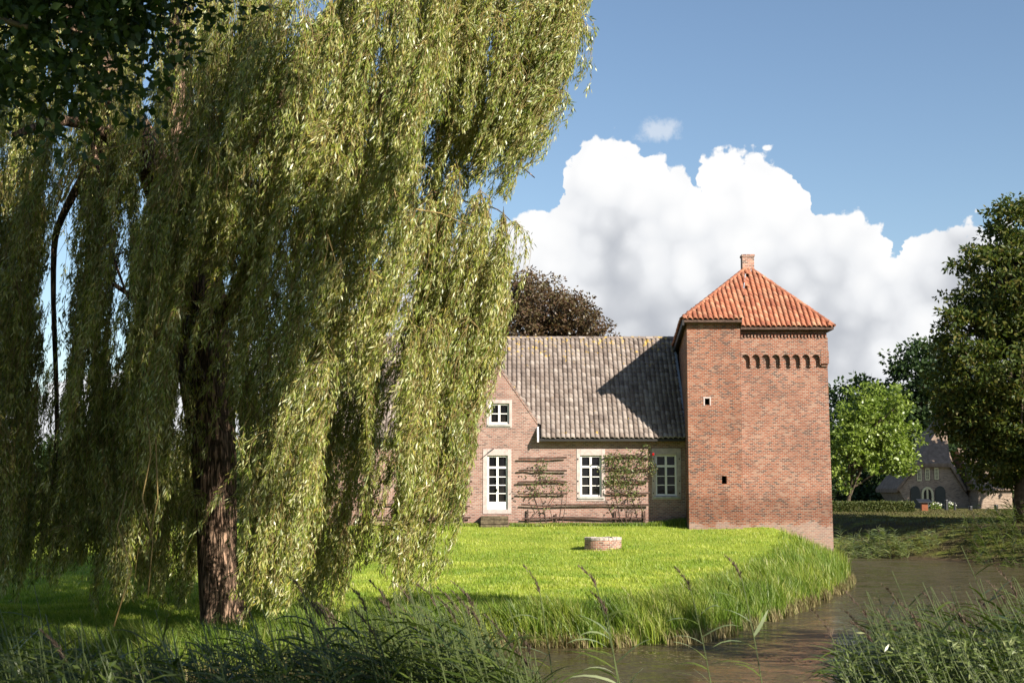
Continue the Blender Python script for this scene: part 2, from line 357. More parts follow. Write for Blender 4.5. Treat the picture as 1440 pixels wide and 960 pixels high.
# ------------------------------------------------------------------ terrain
WZ = -1.6
wl = [(-1400,962),(0,962),(250,958),(420,942),(560,920),(700,908),(850,910),(980,902),(1060,880),(1135,852),(1188,828),(1197,812),(1192,800),(1186,790)]
POLY = [onz(px, py, WZ) for px, py in wl]
POLY = np.array([(p.x, p.y) for p in POLY] + [(14.6, 66), (15, 78), (-90, 78), (-90, 23)])
def sdist(X, Y, P=POLY):
    X = np.asarray(X, float); Y = np.asarray(Y, float); d = np.full(X.shape, 1e9); ins = np.zeros(X.shape, bool)
    n = len(P)
    for i in range(n):
        ax, ay = P[i]; bx, by = P[(i+1) % n]; ex, ey = bx-ax, by-ay
        tt = np.clip(((X-ax)*ex+(Y-ay)*ey)/(ex*ex+ey*ey), 0, 1)
        d = np.minimum(d, np.hypot(X-ax-tt*ex, Y-ay-tt*ey))
        c_ = ((ay > Y) != (by > Y)) & (X < (bx-ax)*(Y-ay)/((by-ay) if by != ay else 1e-9)+ax)
        ins ^= c_
    return np.where(ins, d, -d)
def smin(a, b, k=0.35):
    h = np.clip(0.5+0.5*(b-a)/k, 0, 1); return b*(1-h)+a*h - k*h*(1-h)
def smax(a, b, k=0.35): return -smin(-a, -b, k)
def wob(X, Y): return (np.sin(X*.9+1.3*np.sin(Y*.55))*np.cos(Y*.8+.7)*.05 + np.sin(X*2.3+Y*1.1)*.02)
def gz(X, Y):
    X = np.asarray(X, float); Y = np.asarray(Y, float)
    lawn = np.interp(Y, [20, 26, 30, 40, 50, 59.5, 80], [-1.32, -1.28, -1.18, -0.95, -0.62, 0.0, 0.0]) + wob(X, Y)*np.clip((61-Y)/4, 0, 1)
    isl = smin(lawn, WZ-0.10+0.62*sdist(X, Y), 0.4)
    near = smin(np.full(X.shape, -0.1), WZ-0.1 + (15.0 + 0.6*np.sin(X*.5) - Y)*0.17, 0.5) + wob(X, Y)*.6
    farE = 67.0 - np.clip((X-16)*1.4, 0, 22)
    far = smin(np.full(X.shape, 0.02), WZ-0.1 + (Y-farE)*0.24, 0.6) + wob(X, Y)*.5*np.clip((90-Y)/20, 0, 1)
    z = smax(smax(isl, near), np.where(X > 9, far, -4))
    z = np.where(Y > 78, smax(z, np.full(X.shape, 0.0)), z)
    return np.maximum(z, -2.6)
def gz1(x, y): return float(gz(np.array([x]), np.array([y]))[0])

xs = np.concatenate([-np.geomspace(1500, 32, 26), np.arange(-30, 34, 0.4), np.geomspace(35, 1500, 26)])
ys = np.concatenate([-np.geomspace(400, 6, 14), np.arange(-5, 82, 0.4), np.geomspace(83, 2500, 34)])
GX, GY = np.meshgrid(xs, ys); GZ = gz(GX, GY)
nxg, nyg = len(xs), len(ys)
idx = np.arange(nxg*nyg).reshape(nyg, nxg)
F = np.stack([idx[:-1, :-1], idx[:-1, 1:], idx[1:, 1:], idx[1:, :-1]], -1).reshape(-1, 4)
m, t = mat('ground'); g_ = geo(t); pos = g_.outputs['Position']
sx = t.new('ShaderNodeSeparateXYZ', {0: pos})
n1 = t.noise(pos, 0.8, 5, 0.6).outputs[0]; n2 = t.noise(pos, 9, 4, 0.7).outputs[0]
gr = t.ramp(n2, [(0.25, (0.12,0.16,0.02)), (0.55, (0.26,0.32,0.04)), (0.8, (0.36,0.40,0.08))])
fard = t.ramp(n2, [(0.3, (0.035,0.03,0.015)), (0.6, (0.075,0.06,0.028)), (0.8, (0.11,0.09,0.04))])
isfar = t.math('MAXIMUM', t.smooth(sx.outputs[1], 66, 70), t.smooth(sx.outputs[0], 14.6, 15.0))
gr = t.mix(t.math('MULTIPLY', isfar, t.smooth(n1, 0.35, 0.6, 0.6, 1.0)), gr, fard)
earth = t.mix(n2, (0.05,0.035,0.02), (0.11,0.08,0.05))
lowm = t.smooth(t.math('ADD', sx.outputs[2], t.math('MULTIPLY', n1, 0.3)), -1.45, -1.2, 1, 0)
c = t.mix(lowm, gr, earth)
finish(t, bsdf(t, c, 0.95, 0.1, bumpn(t, n2, 0.6, 0.08)))
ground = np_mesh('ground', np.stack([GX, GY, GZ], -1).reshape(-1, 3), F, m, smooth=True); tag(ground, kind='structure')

m, t = mat('moat_water'); pos = geo(t).outputs['Position']
mp = t.new('ShaderNodeMapping', {'Scale': (0.8, 1.35, 1)}); t.l.new(pos, mp.inputs[0]); q = mp.outputs[0]
f1 = t.noise(q, 1.1, 6, 0.65, 0.6).outputs[0]; f2 = t.noise(q, 7, 5, 0.7, 0.4).outputs[0]
patch = t.smooth(t.math('ADD', t.math('MULTIPLY', f1, 0.6), t.math('MULTIPLY', f2, 0.42)), 0.43, 0.56)
sp = t.noise(pos, 16, 4, 0.7).outputs[0]
scum = t.ramp(sp, [(0.3, (0.022, 0.018, 0.008)), (0.5, (0.053, 0.039, 0.017)), (0.66, (0.105, 0.094, 0.030)), (0.8, (0.255, 0.217, 0.120))])
rip = bumpn(t, t.noise(q, 5, 3, 0.6).outputs[0], 0.25, 0.03)
wat = bsdf(t, (0.045,0.034,0.015), 0.12, 0.22, rip); scu = bsdf(t, scum, 0.7, 0.25, bumpn(t, sp, 0.3, 0.02))
finish(t, t.new('ShaderNodeMixShader', {0: t.math('MULTIPLY', patch, 0.85), 1: wat, 2: scu}).outputs[0])
water = MB(); water.poly([(-95, 6, WZ), (95, 6, WZ), (95, 80, WZ), (-95, 80, WZ)], [(0, 1, 2, 3)])
tag(water.build('moat_water', m), kind='structure')

# ------------------------------------------------------------------ tiled roofs
def tiles(name, O, U, Vv, width, length, mat_, parent, mask=None, tw=0.205, ex=0.29, amp=0.085, label=None):
    O, U, Vv = Vector(O), Vector(U).normalized(), Vector(Vv).normalized(); N = U.cross(Vv).normalized()
    if N.z < 0: N = -N
    s = np.array([0,.03,.10,.22,.40,.60,.80,1.0]); prof = amp*np.array([0,.38,.66,.92,1.0,.82,.45,0.06])
    nc = int(math.ceil(width/tw)); nr = int(math.ceil(length/ex)); Vs = []
    o_, u_, v_, n_ = (np.array(a) for a in (O, U, Vv, N))
    for r in range(nr):
        for c_ in range(nc):
            cx, cy = (c_+.5)*tw, (r+.5)*ex
            if cx > width+tw*.4 or cy > length+ex*.4: continue
            if mask and not mask(cx, cy): continue
            jx, jy, jh = (random.uniform(-.008, .008), random.uniform(-.014, .014), random.uniform(-.006, .008))
            uu = c_*tw + s*tw*1.02 + jx; v0 = r*ex + jy - .02; v1 = min((r+1)*ex + .03, length+0.03)
            lo = o_ + uu[:, None]*u_ + v0*v_ + (prof+0.06+jh)[:, None]*n_
            hi = o_ + uu[:, None]*u_ + v1*v_ + (prof+0.012)[:, None]*n_
            lip = o_ + uu[:, None]*u_ + (v0+.004)*v_ + (prof+0.010+jh)[:, None]*n_
            Vs.append(np.concatenate([lo, hi, lip]))
    k = len(Vs); V = np.concatenate(Vs); base = []
    for i in range(7): base += [(i, i+1, 8+i+1, 8+i), (16+i, 16+i+1, i+1, i)]
    F = (np.array(base)[None] + (np.arange(k)*24)[:, None, None]).reshape(-1, 4)
    return np_mesh(name, V, F, mat_, parent, smooth=False, label=label)
def cap_tiles(name, A, B, mat_, parent, rad=0.11, seg=0.34, up=(0, 0, 1)):
    A, B = Vector(A), Vector(B); d = (B-A); L = d.length; d.normalize(); u = d.cross(Vector(up)).normalized(); v = u.cross(d).normalized()
    n = int(L/seg)+1; Vs = []; 
    for i in range(n):
        p0 = A + d*(i*seg-.02); p1 = A + d*min((i+1)*seg+.03, L+.02); ring = []
        for p, r in ((p0, rad*1.08), (p1, rad*.92)):
            for k in range(7):
                a = math.pi*k/6; ring.append(p + u*r*math.cos(a) + v*r*math.sin(a)*.9)
        Vs += [tuple(q) for q in ring]
    base = [(k, k+1, 8+k, 7+k) for k in range(6)]
    F = (np.array(base)[None] + (np.arange(n)*14)[:, None, None]).reshape(-1, 4)
    return np_mesh(name, np.array(Vs), F, mat_, parent)

# ------------------------------------------------------------------ farmhouse
FD = 60.0                                   # depth of the farmhouse wall
hx0 = at(430, 735, FD).x; hx1 = at(969, 730, FD+.0).x + 0.02
def Z(py, D=FD): return at(720, py, D).z
def X(px, D=FD): return at(px, 690, D).x
house = thing('farmhouse', 'long low pink brick farmhouse with grey pantile roof, left of the square tower', 'farmhouse', (0, FD, 0))
EV = Z(604); WT = 0.4
RD = FD + 4.6; RZ = at(720, 477, RD).z
openings = {  # px x0,x1,y0,y1 of the stone surround's outside
    'door': (679, 719, 631, 722), 'w2': (811, 851, 631, 704), 'w3': (917, 958, 630, 702), 'wg': (684, 720, 562, 601)}
gx0, gx1, gpk = X(645), X(756), Z(516); gz0 = Z(596)
def op(k): a, b, c, d = openings[k]; return X(a), X(b), Z(d), Z(c)
xcuts = sorted({hx0, hx1, *[v for k in ('door', 'w2', 'w3', 'wg') for v in op(k)[:2]]})
zcuts = sorted({-1.0, EV, *[v for k in ('door', 'w2', 'w3') for v in op(k)[2:]]})
def wall_grid(mb, xc, zc, holes, y0, y1):
    def solid(i, j):
        if i < 0 or j < 0 or i >= len(xc)-1 or j >= len(zc)-1: return False
        cx, cz = (xc[i]+xc[i+1])/2, (zc[j]+zc[j+1])/2
        return not any(h[0] < cx < h[1] and h[2] < cz < h[3] for h in holes)
    for i in range(len(xc)-1):
        for j in range(len(zc)-1):
            if not solid(i, j): continue
            a, b, c, d = xc[i], xc[i+1], zc[j], zc[j+1]
            mb.poly([(a,y0,c),(b,y0,c),(b,y0,d),(a,y0,d),(a,y1,c),(b,y1,c),(b,y1,d),(a,y1,d)], [(0,1,2,3),(5,4,7,6)])
            if not solid(i-1, j): mb.poly([(a,y0,c),(a,y1,c),(a,y1,d),(a,y0,d)], [(0,1,2,3)])
            if not solid(i+1, j): mb.poly([(b,y0,c),(b,y1,c),(b,y1,d),(b,y0,d)], [(0,1,2,3)])
            if not solid(i, j-1): mb.poly([(a,y0,c),(b,y0,c),(b,y1,c),(a,y1,c)], [(0,1,2,3)])
            if not solid(i, j+1): mb.poly([(a,y0,d),(b,y0,d),(b,y1,d),(a,y1,d)], [(0,1,2,3)])
w1 = MB(); wall_grid(w1, xcuts, zcuts, [op('door'), op('w2'), op('w3')], FD, FD+WT)
# end gable and rear wall
w1.poly([(hx0,FD+WT,-1),(hx0,RD+4.6,-1),(hx0,RD+4.6,EV),(hx0,RD,RZ-.1),(hx0,FD+.1,EV-.0)], [(0,1,2,3,4)])
w1.poly([(hx0,RD+4.6,-1),(hx1,RD+4.6,-1),(hx1,RD+4.6,EV),(hx0,RD+4.6,EV)], [(0,1,2,3)])
wall_o = w1.build('wall', M['brick_house'], house)
# dormer gable, flush with the wall, around its window
g1 = MB(); wgx0, wgx1, wgz0, wgz1 = op('wg')
def gl(z): return gx0 + (z-gz0)/(gpk-gz0)*((gx0+gx1)/2-gx0)
def gr_(z): return gx1 - (z-gz0)/(gpk-gz0)*(gx1-(gx0+gx1)/2)
E0 = EV+0.002
g1.prism([(gx0, E0), (wgx0, E0), (wgx0, wgz1), (gl(wgz1), wgz1), (gx0, gz0)], FD, FD+WT)
g1.prism([(wgx1, E0), (gx1, E0), (gx1, gz0), (gr_(wgz1), wgz1), (wgx1, wgz1)], FD, FD+WT)
g1.prism([(wgx0, E0), (wgx1, E0), (wgx1, wgz0), (wgx0, wgz0)], FD, FD+WT) if wgz0 > E0 else None
g1.prism([(gl(wgz1), wgz1+.001), (gr_(wgz1), wgz1+.001), ((gx0+gx1)/2, gpk)], FD, FD+WT)
g1.build('gable', M['brick_house'], house)
gc = MB()   # brick-on-edge verge
for (ax, az_, bx, bz) in ((gx0, gz0, (gx0+gx1)/2, gpk), (gx1, gz0, (gx0+gx1)/2, gpk)):
    gc.hull8([(ax, FD-.02, az_-.02), (ax, FD+WT, az_-.02), (ax, FD+WT, az_+.09), (ax, FD-.02, az_+.09)],
             [(bx, FD-.02, bz-.02), (bx, FD+WT, bz-.02), (bx, FD+WT, bz+.09), (bx, FD-.02, bz+.09)])
gc.build('gable_coping', M['brick_house'], house)
# dormer roof behind the gable
slope = (RZ-EV)/(RD-FD)
pk = ((gx0+gx1)/2, FD+WT, gpk+.05); pkb = ((gx0+gx1)/2, FD+(gpk-EV)/slope+.2, gpk+.05)
for sgn, gx in ((-1, gx0), (1, gx1)):
    A_ = Vector((gx, FD+WT, gz0+.0)); 
    up_ = Vector(pk)-A_
    tiles('dormer_roof', A_, Vector((0, 1, 0)), up_, 2.6, up_.length, M['tile_grey'], house, mask=lambda cx, cy, L=up_.length: cx < 0.35 + 2.3*cy/L)
# main roof
ovh = 0.42
roofp = MB(); e0 = (FD-ovh, EV-ovh*slope)
def roof_slab(mb, x0, x1):
    mb.prism([(0, 0)], 0, 0) if False else None
    y0, z0 = e0; y1, z1 = RD, RZ
    mb.poly([(x0,y0,z0),(x1,y0,z0),(x1,y1,z1),(x0,y1,z1),(x0,y0,z0-.10),(x1,y0,z0-.10),(x1,y1,z1-.14),(x0,y1,z1-.14),
             (x0,2*RD-y0,z0),(x1,2*RD-y0,z0)], [(0,1,2,3),(5,4,7,6),(0,4,5,1),(0,3,7,4),(1,5,6,2),(3,2,9,8)])
gy = FD + (gz0-EV)/slope
roof = MB()
roof_slab(roof, hx0-.2, gx0-.02); roof_slab(roof, gx1+.02, hx1-.0)
# strip above the gable
yg = FD+WT+.35; zg = EV+(yg-FD)*slope
roof.poly([(gx0-.02,yg,zg),(gx1+.02,yg,zg),(gx1+.02,RD,RZ),(gx0-.02,RD,RZ)], [(0,1,2,3)])
roof_o = roof.build('roof', M['fascia'], house)
sv = Vector((0, RD-e0[0], RZ-e0[1])); sl = sv.length
O1 = Vector((hx0-.2, e0[0], e0[1]))
def mk(cx, cy):
    x = O1.x+cx; f = cy/sl; y = e0[0]+(RD-e0[0])*f; z = e0[1]+(RZ-e0[1])*f
    if gx0-.05 < x < gx1+.05:
        lim = gl(z) if x < (gx0+gx1)/2 else gr_(z)
        if z > gpk: return True
        return (x < gl(z)-.0) or (x > gr_(z)+.0) if z > gz0 else False
    return True
tiles('pantiles', O1, (1, 0, 0), sv, hx1-hx0+.2-.10, sl, M['tile_grey'], roof_o, mask=mk)
cap_tiles('ridge_tiles', (hx0-.2, RD, RZ+.03), (hx1-.05, RD, RZ+.03), M['tile_grey'], roof_o, 0.12)
bb = MB(); 
for i in range(int((hx1-gx1)/.55)):       # rafter feet below the eaves
    x = gx1+.3+i*.55
    bb = MB(); bb.box(x, x+.09, FD-.30, FD-.004, EV-.34, EV-.20); bb.build('rafter_foot', M['wood'], house)
fb = MB(); fb.hull8([(gx1-.02, FD-ovh-.04, e0[1]-.14), (gx1+.05, FD-ovh-.04, e0[1]-.14), (gx1+.05, FD-.03, EV-.18), (gx1-.02, FD-.03, EV-.18)],
                    [(gx1-.02, FD-ovh-.04, e0[1]+.06), (gx1+.05, FD-ovh-.04, e0[1]+.06), (gx1+.05, FD-.03, EV+.12), (gx1-.02, FD-.03, EV+.12)])
fb.build('verge_board', M['paint'], house, label='short white board closing the roof verge beside the gable')
fl = MB(); fl.hull8([(hx1-.16, e0[0]-.02, e0[1]+.06), (hx1-.03, e0[0]-.02, e0[1]+.06), (hx1-.03, e0[0]-.02, e0[1]+.11), (hx1-.16, e0[0]-.02, e0[1]+.11)],
                    [(hx1-.16, RD, RZ+.07), (hx1-.03, RD, RZ+.07), (hx1-.03, RD, RZ+.12), (hx1-.16, RD, RZ+.12)])
fl.build('lead_flashing', M['lead'], house)
# ironwork dots / vents on wall
vt = MB(); vt.box(X(526), X(530), FD-.012, FD+.01, Z(722), Z(718)); vt.build('vent', M['void'], house)

def window(key, name, rows, top, sash, parent, door=False, label=None):
    x0, x1, z0, z1 = op(key); sx0, sx1, sy0, sy1 = sash; a, b, c, d = X(sx0), X(sx1), Z(sy1), Z(sy0)
    s = MB(); y0, y1 = FD-.025, FD+.22
    # stone surround of four butted blocks
    s.box(x0, a, y0, y1, z0, z1); s.box(b, x1, y0, y1, z0, z1)
    s.box(a+.001, b-.001, y0, y1, d, z1)
    s.box(a+.001, b-.001, y0, y1, z0, c)
    sur = s.build('window_surround' if not door else 'door_surround', M['stone'], parent, bevel=.008)
    if not door:
        q = MB(); q.box(x0+.05, x1-.05, y0-.05, y0-.002, c-.10, c-.02); q.build('sill', M['sill'], sur, bevel=.008)
    f = MB(); fy0, fy1 = FD+.07, FD+.13; fw = .075
    f.box(a, a+fw, fy0, fy1, c, d); f.box(b-fw, b, fy0, fy1, c, d)
    f.box(a+fw, b-fw, fy0, fy1, d-fw, d); f.box(a+fw, b-fw, fy0, fy1, c, c+(fw*1.1 if not door else .32))
    fo = f.build('french_door' if door else name, M['paint'], parent, bevel=.004, label=label)
    gl_ = MB(); gl_.box(a+.03, b-.03, FD+.15, FD+.16, c+.03, d-.03); gl_.build('pane', M['glass'], fo)
    cc = (a+b)/2; bz0 = c+(fw*1.1 if not door else .32); bz1 = d-fw
    k = MB(); k.box(cc-.045, cc+.045, fy0-.008, fy1+.004, bz0, bz1)
    if top is not None: 
        tz = Z(top); k.box(a+fw, cc-.046, fy0-.008, fy1, tz-.045, tz+.045); k.box(cc+.046, b-fw, fy0-.008, fy1, tz-.045, tz+.045); hi = tz-.045
    else: hi = bz1
    for r in range(1, rows):
        z = bz0+(hi-bz0)*r/rows
        k.box(a+fw, cc-.046, fy0+.01, fy1, z-.018, z+.018); k.box(cc+.046, b-fw, fy0+.01, fy1, z-.018, z+.018)
    k.build('glazing_bars', M['paint'], fo)
    return fo
dr = window('door', 'door', 4, 657, (685, 714, 640, 716), house, door=True)
hd = MB(); hd.box(X(699)-.02, X(699)+.02, FD+.02, FD+.062, Z(690), Z(687)); hd.build('handle', M['dark'], dr)
window('w2', 'window', 3, 656, (816, 846, 640, 698), house)
window('w3', 'window', 3, 655, (922, 952, 639, 697), house)
window('wg', 'window', 2, None, (688, 716, 567, 596), house, label='small four-pane window high in the gable')
hh_ = MB()
for px in (813, 848.5, 919, 955.5):
    for py in ((645, 676, 693)): 
        x = X(px); z = Z(py); hh_ = MB(); hh_.box(x-.02, x+.02, FD-.05, FD-.026, z-.03, z+.03); hh_.build('shutter_hinge', M['dark'], house)
lt = MB(); a = X(694); lt.tube([(a, FD-.02, Z(631)), (a-.1, FD-.28, Z(633)), (a-.25, FD-.34, Z(637))], .02, 6); lt.build('wall_lamp_arm', M['dark'], house)

# steps in front of the french door
st = thing('garden_steps', 'mossy brick steps below the white french door', 'steps', (X(696), FD-.6, -0.1))
for i, (ya, yb, za, zb) in enumerate(((FD-1.05, FD-.03, -.4, .06), (FD-.72, FD-.03, .061, .24), (FD-.40, FD-.03, .241, .40))):
    s = MB(); s.box(X(676), X(715), ya, yb, za, zb); s.build('step', M['soil'], st, bevel=.03)

# ------------------------------------------------------------------ trellis rails and climbing roses
def trellis(label, rails, posts, cx):
    tr = thing('wall_trellis', label, 'trellis', (X(cx), FD-.15, 0), 'wooden rails fixed along the farmhouse wall')
    for (x0, x1, py) in rails:
        r = MB(); n = 7; pth = []
        for i in range(n):
            f = i/(n-1); pth.append((X(x0)+(X(x1)-X(x0))*f, FD-.15+random.uniform(-.012, .012), Z(py)+random.uniform(-.03, .03)))
        r.tube(pth, [.042*random.uniform(.8, 1.15) for _ in pth], 6); r.build('rail', M['wood'], tr)
    for (px, y0, y1) in posts:
        p = MB(); p.tube([(X(px), FD-.10, Z(y1)), (X(px)+random.uniform(-.02,.02), FD-.10, Z(y0))], .035, 6); p.build('post', M['wood'], tr)
    return tr
trellis('four short rails with the sparse rose, right of the french door', [(729, 797, 643.5), (729, 797, 661), (728, 797, 677), (728, 796, 694)], [], 760)
trellis('four short rails with the leafy rose, between the two tall windows', [(853, 914, 641.5), (853, 914, 659), (852, 912, 676), (852, 913, 693)], [], 880)
trellis('two long low rails running under the middle window', [(733, 912, 710), (734, 907, 728)], [(742, 716, 737), (782, 722, 737), (865, 718, 737), (906, 718, 737)], 820)
trellis('stack of short rails seen between willow fringe and french door', [(600, 664, 644), (600, 664, 660), (600, 664, 677.5), (600, 664, 694), (600, 661, 711), (600, 662, 728)], [(652, 710, 737)], 640)
trellis('two low rails at the far left of the wall behind the willow', [(510, 575, 709), (510, 575, 728)], [], 540)

def diamond(P, d, s, L, Wd):
    """leaf quads. P (n,3) base, d direction, s side (unit), L, Wd arrays"""
    L = np.asarray(L)[:, None]; Wd = np.asarray(Wd)[:, None]
    V = np.stack([P, P+d*L*.45+s*Wd*.5, P+d*L, P+d*L*.45-s*Wd*.5], 1).reshape(-1, 3)
    F = np.arange(len(P)*4).reshape(-1, 4); return V, F
def unit(a): return a/np.maximum(np.linalg.norm(a, axis=-1, keepdims=True), 1e-9)
def rnd_unit(n): return unit(RNG.normal(size=(n, 3)))

def rose(label, stems, nl, seed, spots):
    rr = random.Random(seed)
    o = thing('climbing_rose', label, 'climbing rose', (X(stems[0][0][0]), FD-.2, 0))
    for s in stems:
        mb = MB(); pth = [(X(px), FD-.22+rr.uniform(-.05, .05), Z(py)) for px, py in s]
        mb.tube(pth, [.018*(1-.6*i/len(pth)) for i in range(len(pth))], 5); mb.build('stem', M['wood'], o)
    P = []
    for (cx, cy, rx, ry, n) in spots:
        c_ = np.array([[X(cx), FD-.27, Z(cy)]]); n = int(n*.46); k = max(3, n//9)
        cc_ = c_ + RNG.normal(size=(k, 3))*np.array([rx/33.3, .06, ry/33.3])*.75
        P.append(np.repeat(cc_, n//k+1, 0) + RNG.normal(size=(k*(n//k+1), 3))*np.array([.10, .07, .10]))
    P = np.concatenate(P); P[:, 1] = np.minimum(P[:, 1], FD-.04); n = len(P)
    d = rnd_unit(n); d[:, 2] -= .3; d = unit(d); s = unit(np.cross(d, rnd_unit(n)))
    V, Fq = diamond(P, d, s, RNG.uniform(.07, .13, n), RNG.uniform(.05, .08, n)); np_mesh('foliage', V, Fq, M['rose_leaf'], o)
    return o
rose('sparse climbing rose on the rails right of the french door', [[(768,736),(765,715),(757,690),(765,665),(762,648)], [(778,736),(772,712),(785,690),(780,672)], [(742,735),(757,716),(750,700)], [(790,736),(795,710),(797,690)]], 0, 3,
     [(762,655,9,8,130), (770,672,9,8,110), (775,690,10,9,80), (752,692,7,8,70), (758,680,7,6,70), (795,683,4,6,60), (742,676,6,6,30), (735,690,5,5,25), (768,712,12,8,30)])
big_rose = rose('leafy climbing rose reaching up between the two tall windows', [[(880,737),(878,715),(872,690),(866,665),(862,645)], [(886,737),(888,700),(884,670),(890,650)], [(876,737),(864,712),(856,690)], [(906,735),(898,700),(892,680),(905,655),(908,635)], [(884,737),(890,715),(905,700)]], 0, 4,
     [(862,648,9,9,300), (870,660,14,9,340), (885,655,12,9,260), (892,668,12,9,200), (862,676,10,9,230), (870,690,11,10,230), (900,648,9,7,200), (908,636,6,6,150), (885,684,12,10,140), (895,700,14,10,60), (918,665,5,6,90), (915,650,5,5,60), (880,640,14,4,120)])
fl_ = MB()
for k in range(9):
    a = k*2.4; r = .008*k**.5
    fl_.hull8([(X(918)+r*math.cos(a)-.018, FD-.33, Z(639)+r*math.sin(a)-.03), (X(918)+r*math.cos(a)+.018, FD-.33, Z(639)+r*math.sin(a)-.03), (X(918)+r*math.cos(a)+.03, FD-.28, Z(639)+r*math.sin(a)-.02), (X(918)+r*math.cos(a)-.03, FD-.28, Z(639)+r*math.sin(a)-.02)],
              [(X(918)+r*math.cos(a)-.018, FD-.36, Z(639)+r*math.sin(a)+.03), (X(918)+r*math.cos(a)+.018, FD-.36, Z(639)+r*math.sin(a)+.03), (X(918)+r*math.cos(a)+.03, FD-.28, Z(639)+r*math.sin(a)+.05), (X(918)+r*math.cos(a)-.03, FD-.28, Z(639)+r*math.sin(a)+.05)])
fl_.build('bloom', M['petal'], big_rose, label='single red rose bloom')

# ------------------------------------------------------------------ tower
TF, TM, TB = 58.3, 58.8, 65.2          # turret front, main front, back
tower = thing('brick_tower', 'tall square red brick tower with orange pantiled pyramid roof and chimney', 'tower', (X(1068, 60), TM, -0.8))
tx0 = at(967.5, 600, TF).x; tx1 = at(1043, 600, TF).x; tx2 = at(1167, 620, TM).x
zE_t = at(1000, 449, TF).z; zE_m = at(1100, 459, TM).z
zb = -1.5
# openings in turret
o1 = (at(991, 560, TF).x, at(998, 560, TF).x, at(991, 569, TF).z, at(991, 560, TF).z)
o2 = (at(1015, 669, TF).x, at(1022, 669, TF).x, at(1015, 680, TF).z, at(1015, 669, TF).z)
tw = MB()
wall_grid(tw, sorted({tx0, tx1, o1[0], o1[1], o2[0], o2[1]}), sorted({zb, o1[2], o1[3], o2[2], o2[3], zE_t}), [o1, o2], TF, TF+.4)
tw.poly([(tx0,TF+.4,zb),(tx0+.4,TB,zb),(tx0+.4,TB,zE_t-.35),(tx0,TF+.4,zE_t)], [(0,1,2,3)])
tw.poly([(tx1,TF+.4,zb),(tx1,TM+1.3,zb),(tx1,TM+1.3,zE_t),(tx1,TF+.4,zE_t)], [(0,1,2,3)])
tw.build('turret_wall', M['brick_tower'], tower)
mw = MB()
zfr0 = at(1100, 515, TM).z; zfr1 = at(1100, 497, TM).z; zd = at(1100, 475, TM).z
mw.hull8([(tx1+.055,TM-.0,zb),(tx2+.06,TM-.0,zb),(tx2+.06,TB,zb),(tx1+.055,TB,zb)], [(tx1+.055,TM,zE_m),(tx2-.04,TM,zE_m),(tx2-.04,TB,zE_m),(tx1+.055,TB,zE_m)])
mw.build('main_wall', M['brick_main'], tower)
pj = 0.16
fr = MB()
fx0 = tx1+.06; fxe = at(1153, 500, TM).x; fx2 = tx2-.03; na = 8; aw = (fxe-fx0)/na
zs = zfr1-.02
for i in range(na):                        # round-arched frieze, one bay at a time, front slab with an arched underside
    a = fx0+i*aw; b = a+aw; c_ = (a+b)/2; r = aw*.415; zc = zfr0+.28
    pts_ = [(a, zfr0+.06), (c_-r, zfr0+.06)] + [(c_-r*math.cos(k*math.pi/8), zc+r*1.2*math.sin(k*math.pi/8)) for k in range(9)] + [(c_+r, zfr0+.06), (b, zfr0+.06), (b, zs+.12), (a, zs+.12)]
    half = [p for p in pts_]
    # split left and right halves so every polygon stays simple
    L = [(a, zfr0+.06), (c_-r, zfr0+.06)] + [(c_-r*math.cos(k*math.pi/8), zc+r*1.2*math.sin(k*math.pi/8)) for k in range(5)] + [(c_, zs+.12), (a, zs+.12)]
    Rr = [(c_, zs+.12)] + [(c_-r*math.cos(k*math.pi/8), zc+r*1.2*math.sin(k*math.pi/8)) for k in range(4, 9)] + [(c_+r, zfr0+.06), (b, zfr0+.06), (b, zs+.12)]
    fr.prism(L, TM-pj, TM-.002); fr.prism(Rr, TM-pj, TM-.002)
    fr.box(a-.05 if i else a, a+.05, TM-pj*.7, TM-.001, zfr0-.02, zfr0+.059)
fro = fr.build('arched_frieze', M['brick_main'], tower)
ub = MB(); ub.box(fx0, fx2, TM-pj, TM-.002, zs+.121, zd); ub.build('upper_band', M['brick_main'], tower)
cb = MB(); cb.box(fxe+.002, fx2+.03, TM-pj-.02, TM+.3, zfr0+.10, zs+.119); cb.box(fxe+.04, fx2+.0, TM-pj*.6, TM+.25, zfr0+.0, zfr0+.099); cb.build('corner_corbel', M['brick_main'], tower)
dn = MB(); n = 26
for i in range(n):
    x = fx0+(fx2-fx0)*i/n
    dn.box(x+.02, x+.02+(fx2-fx0)/n*.5, TM-pj-.05, TM-.003, zd+.002, zd+.10)
dn.build('dentil_course', M['brick_main'], tower)
ln = MB(); ln.box(o1[0]-.06, o1[1]+.06, TF-.012, TF+.05, o1[3], o1[3]+.06); ln.box(o1[0]-.05, o1[0], TF-.012, TF+.05, o1[2]-.03, o1[3]-.001); ln.box(o1[1], o1[1]+.05, TF-.012, TF+.05, o1[2]-.03, o1[3]-.001)
sl_ = MB(); sl_.box(o1[0]+.001, o1[1]-.001, TF+.30, TF+.32, o1[2]+.001, o1[3]-.001); w_o = sl_.build('slit_window', M['void'], tower, label='upper small square opening with pale stone edge'); ln.build('lintel', M['stone'], w_o)
s2 = MB(); s2.box(o2[0]+.001, o2[1]-.001, TF+.30, TF+.32, o2[2]+.001, o2[3]-.001); s2.build('slit_window', M['void'], tower, label='lower small dark rectangular opening')
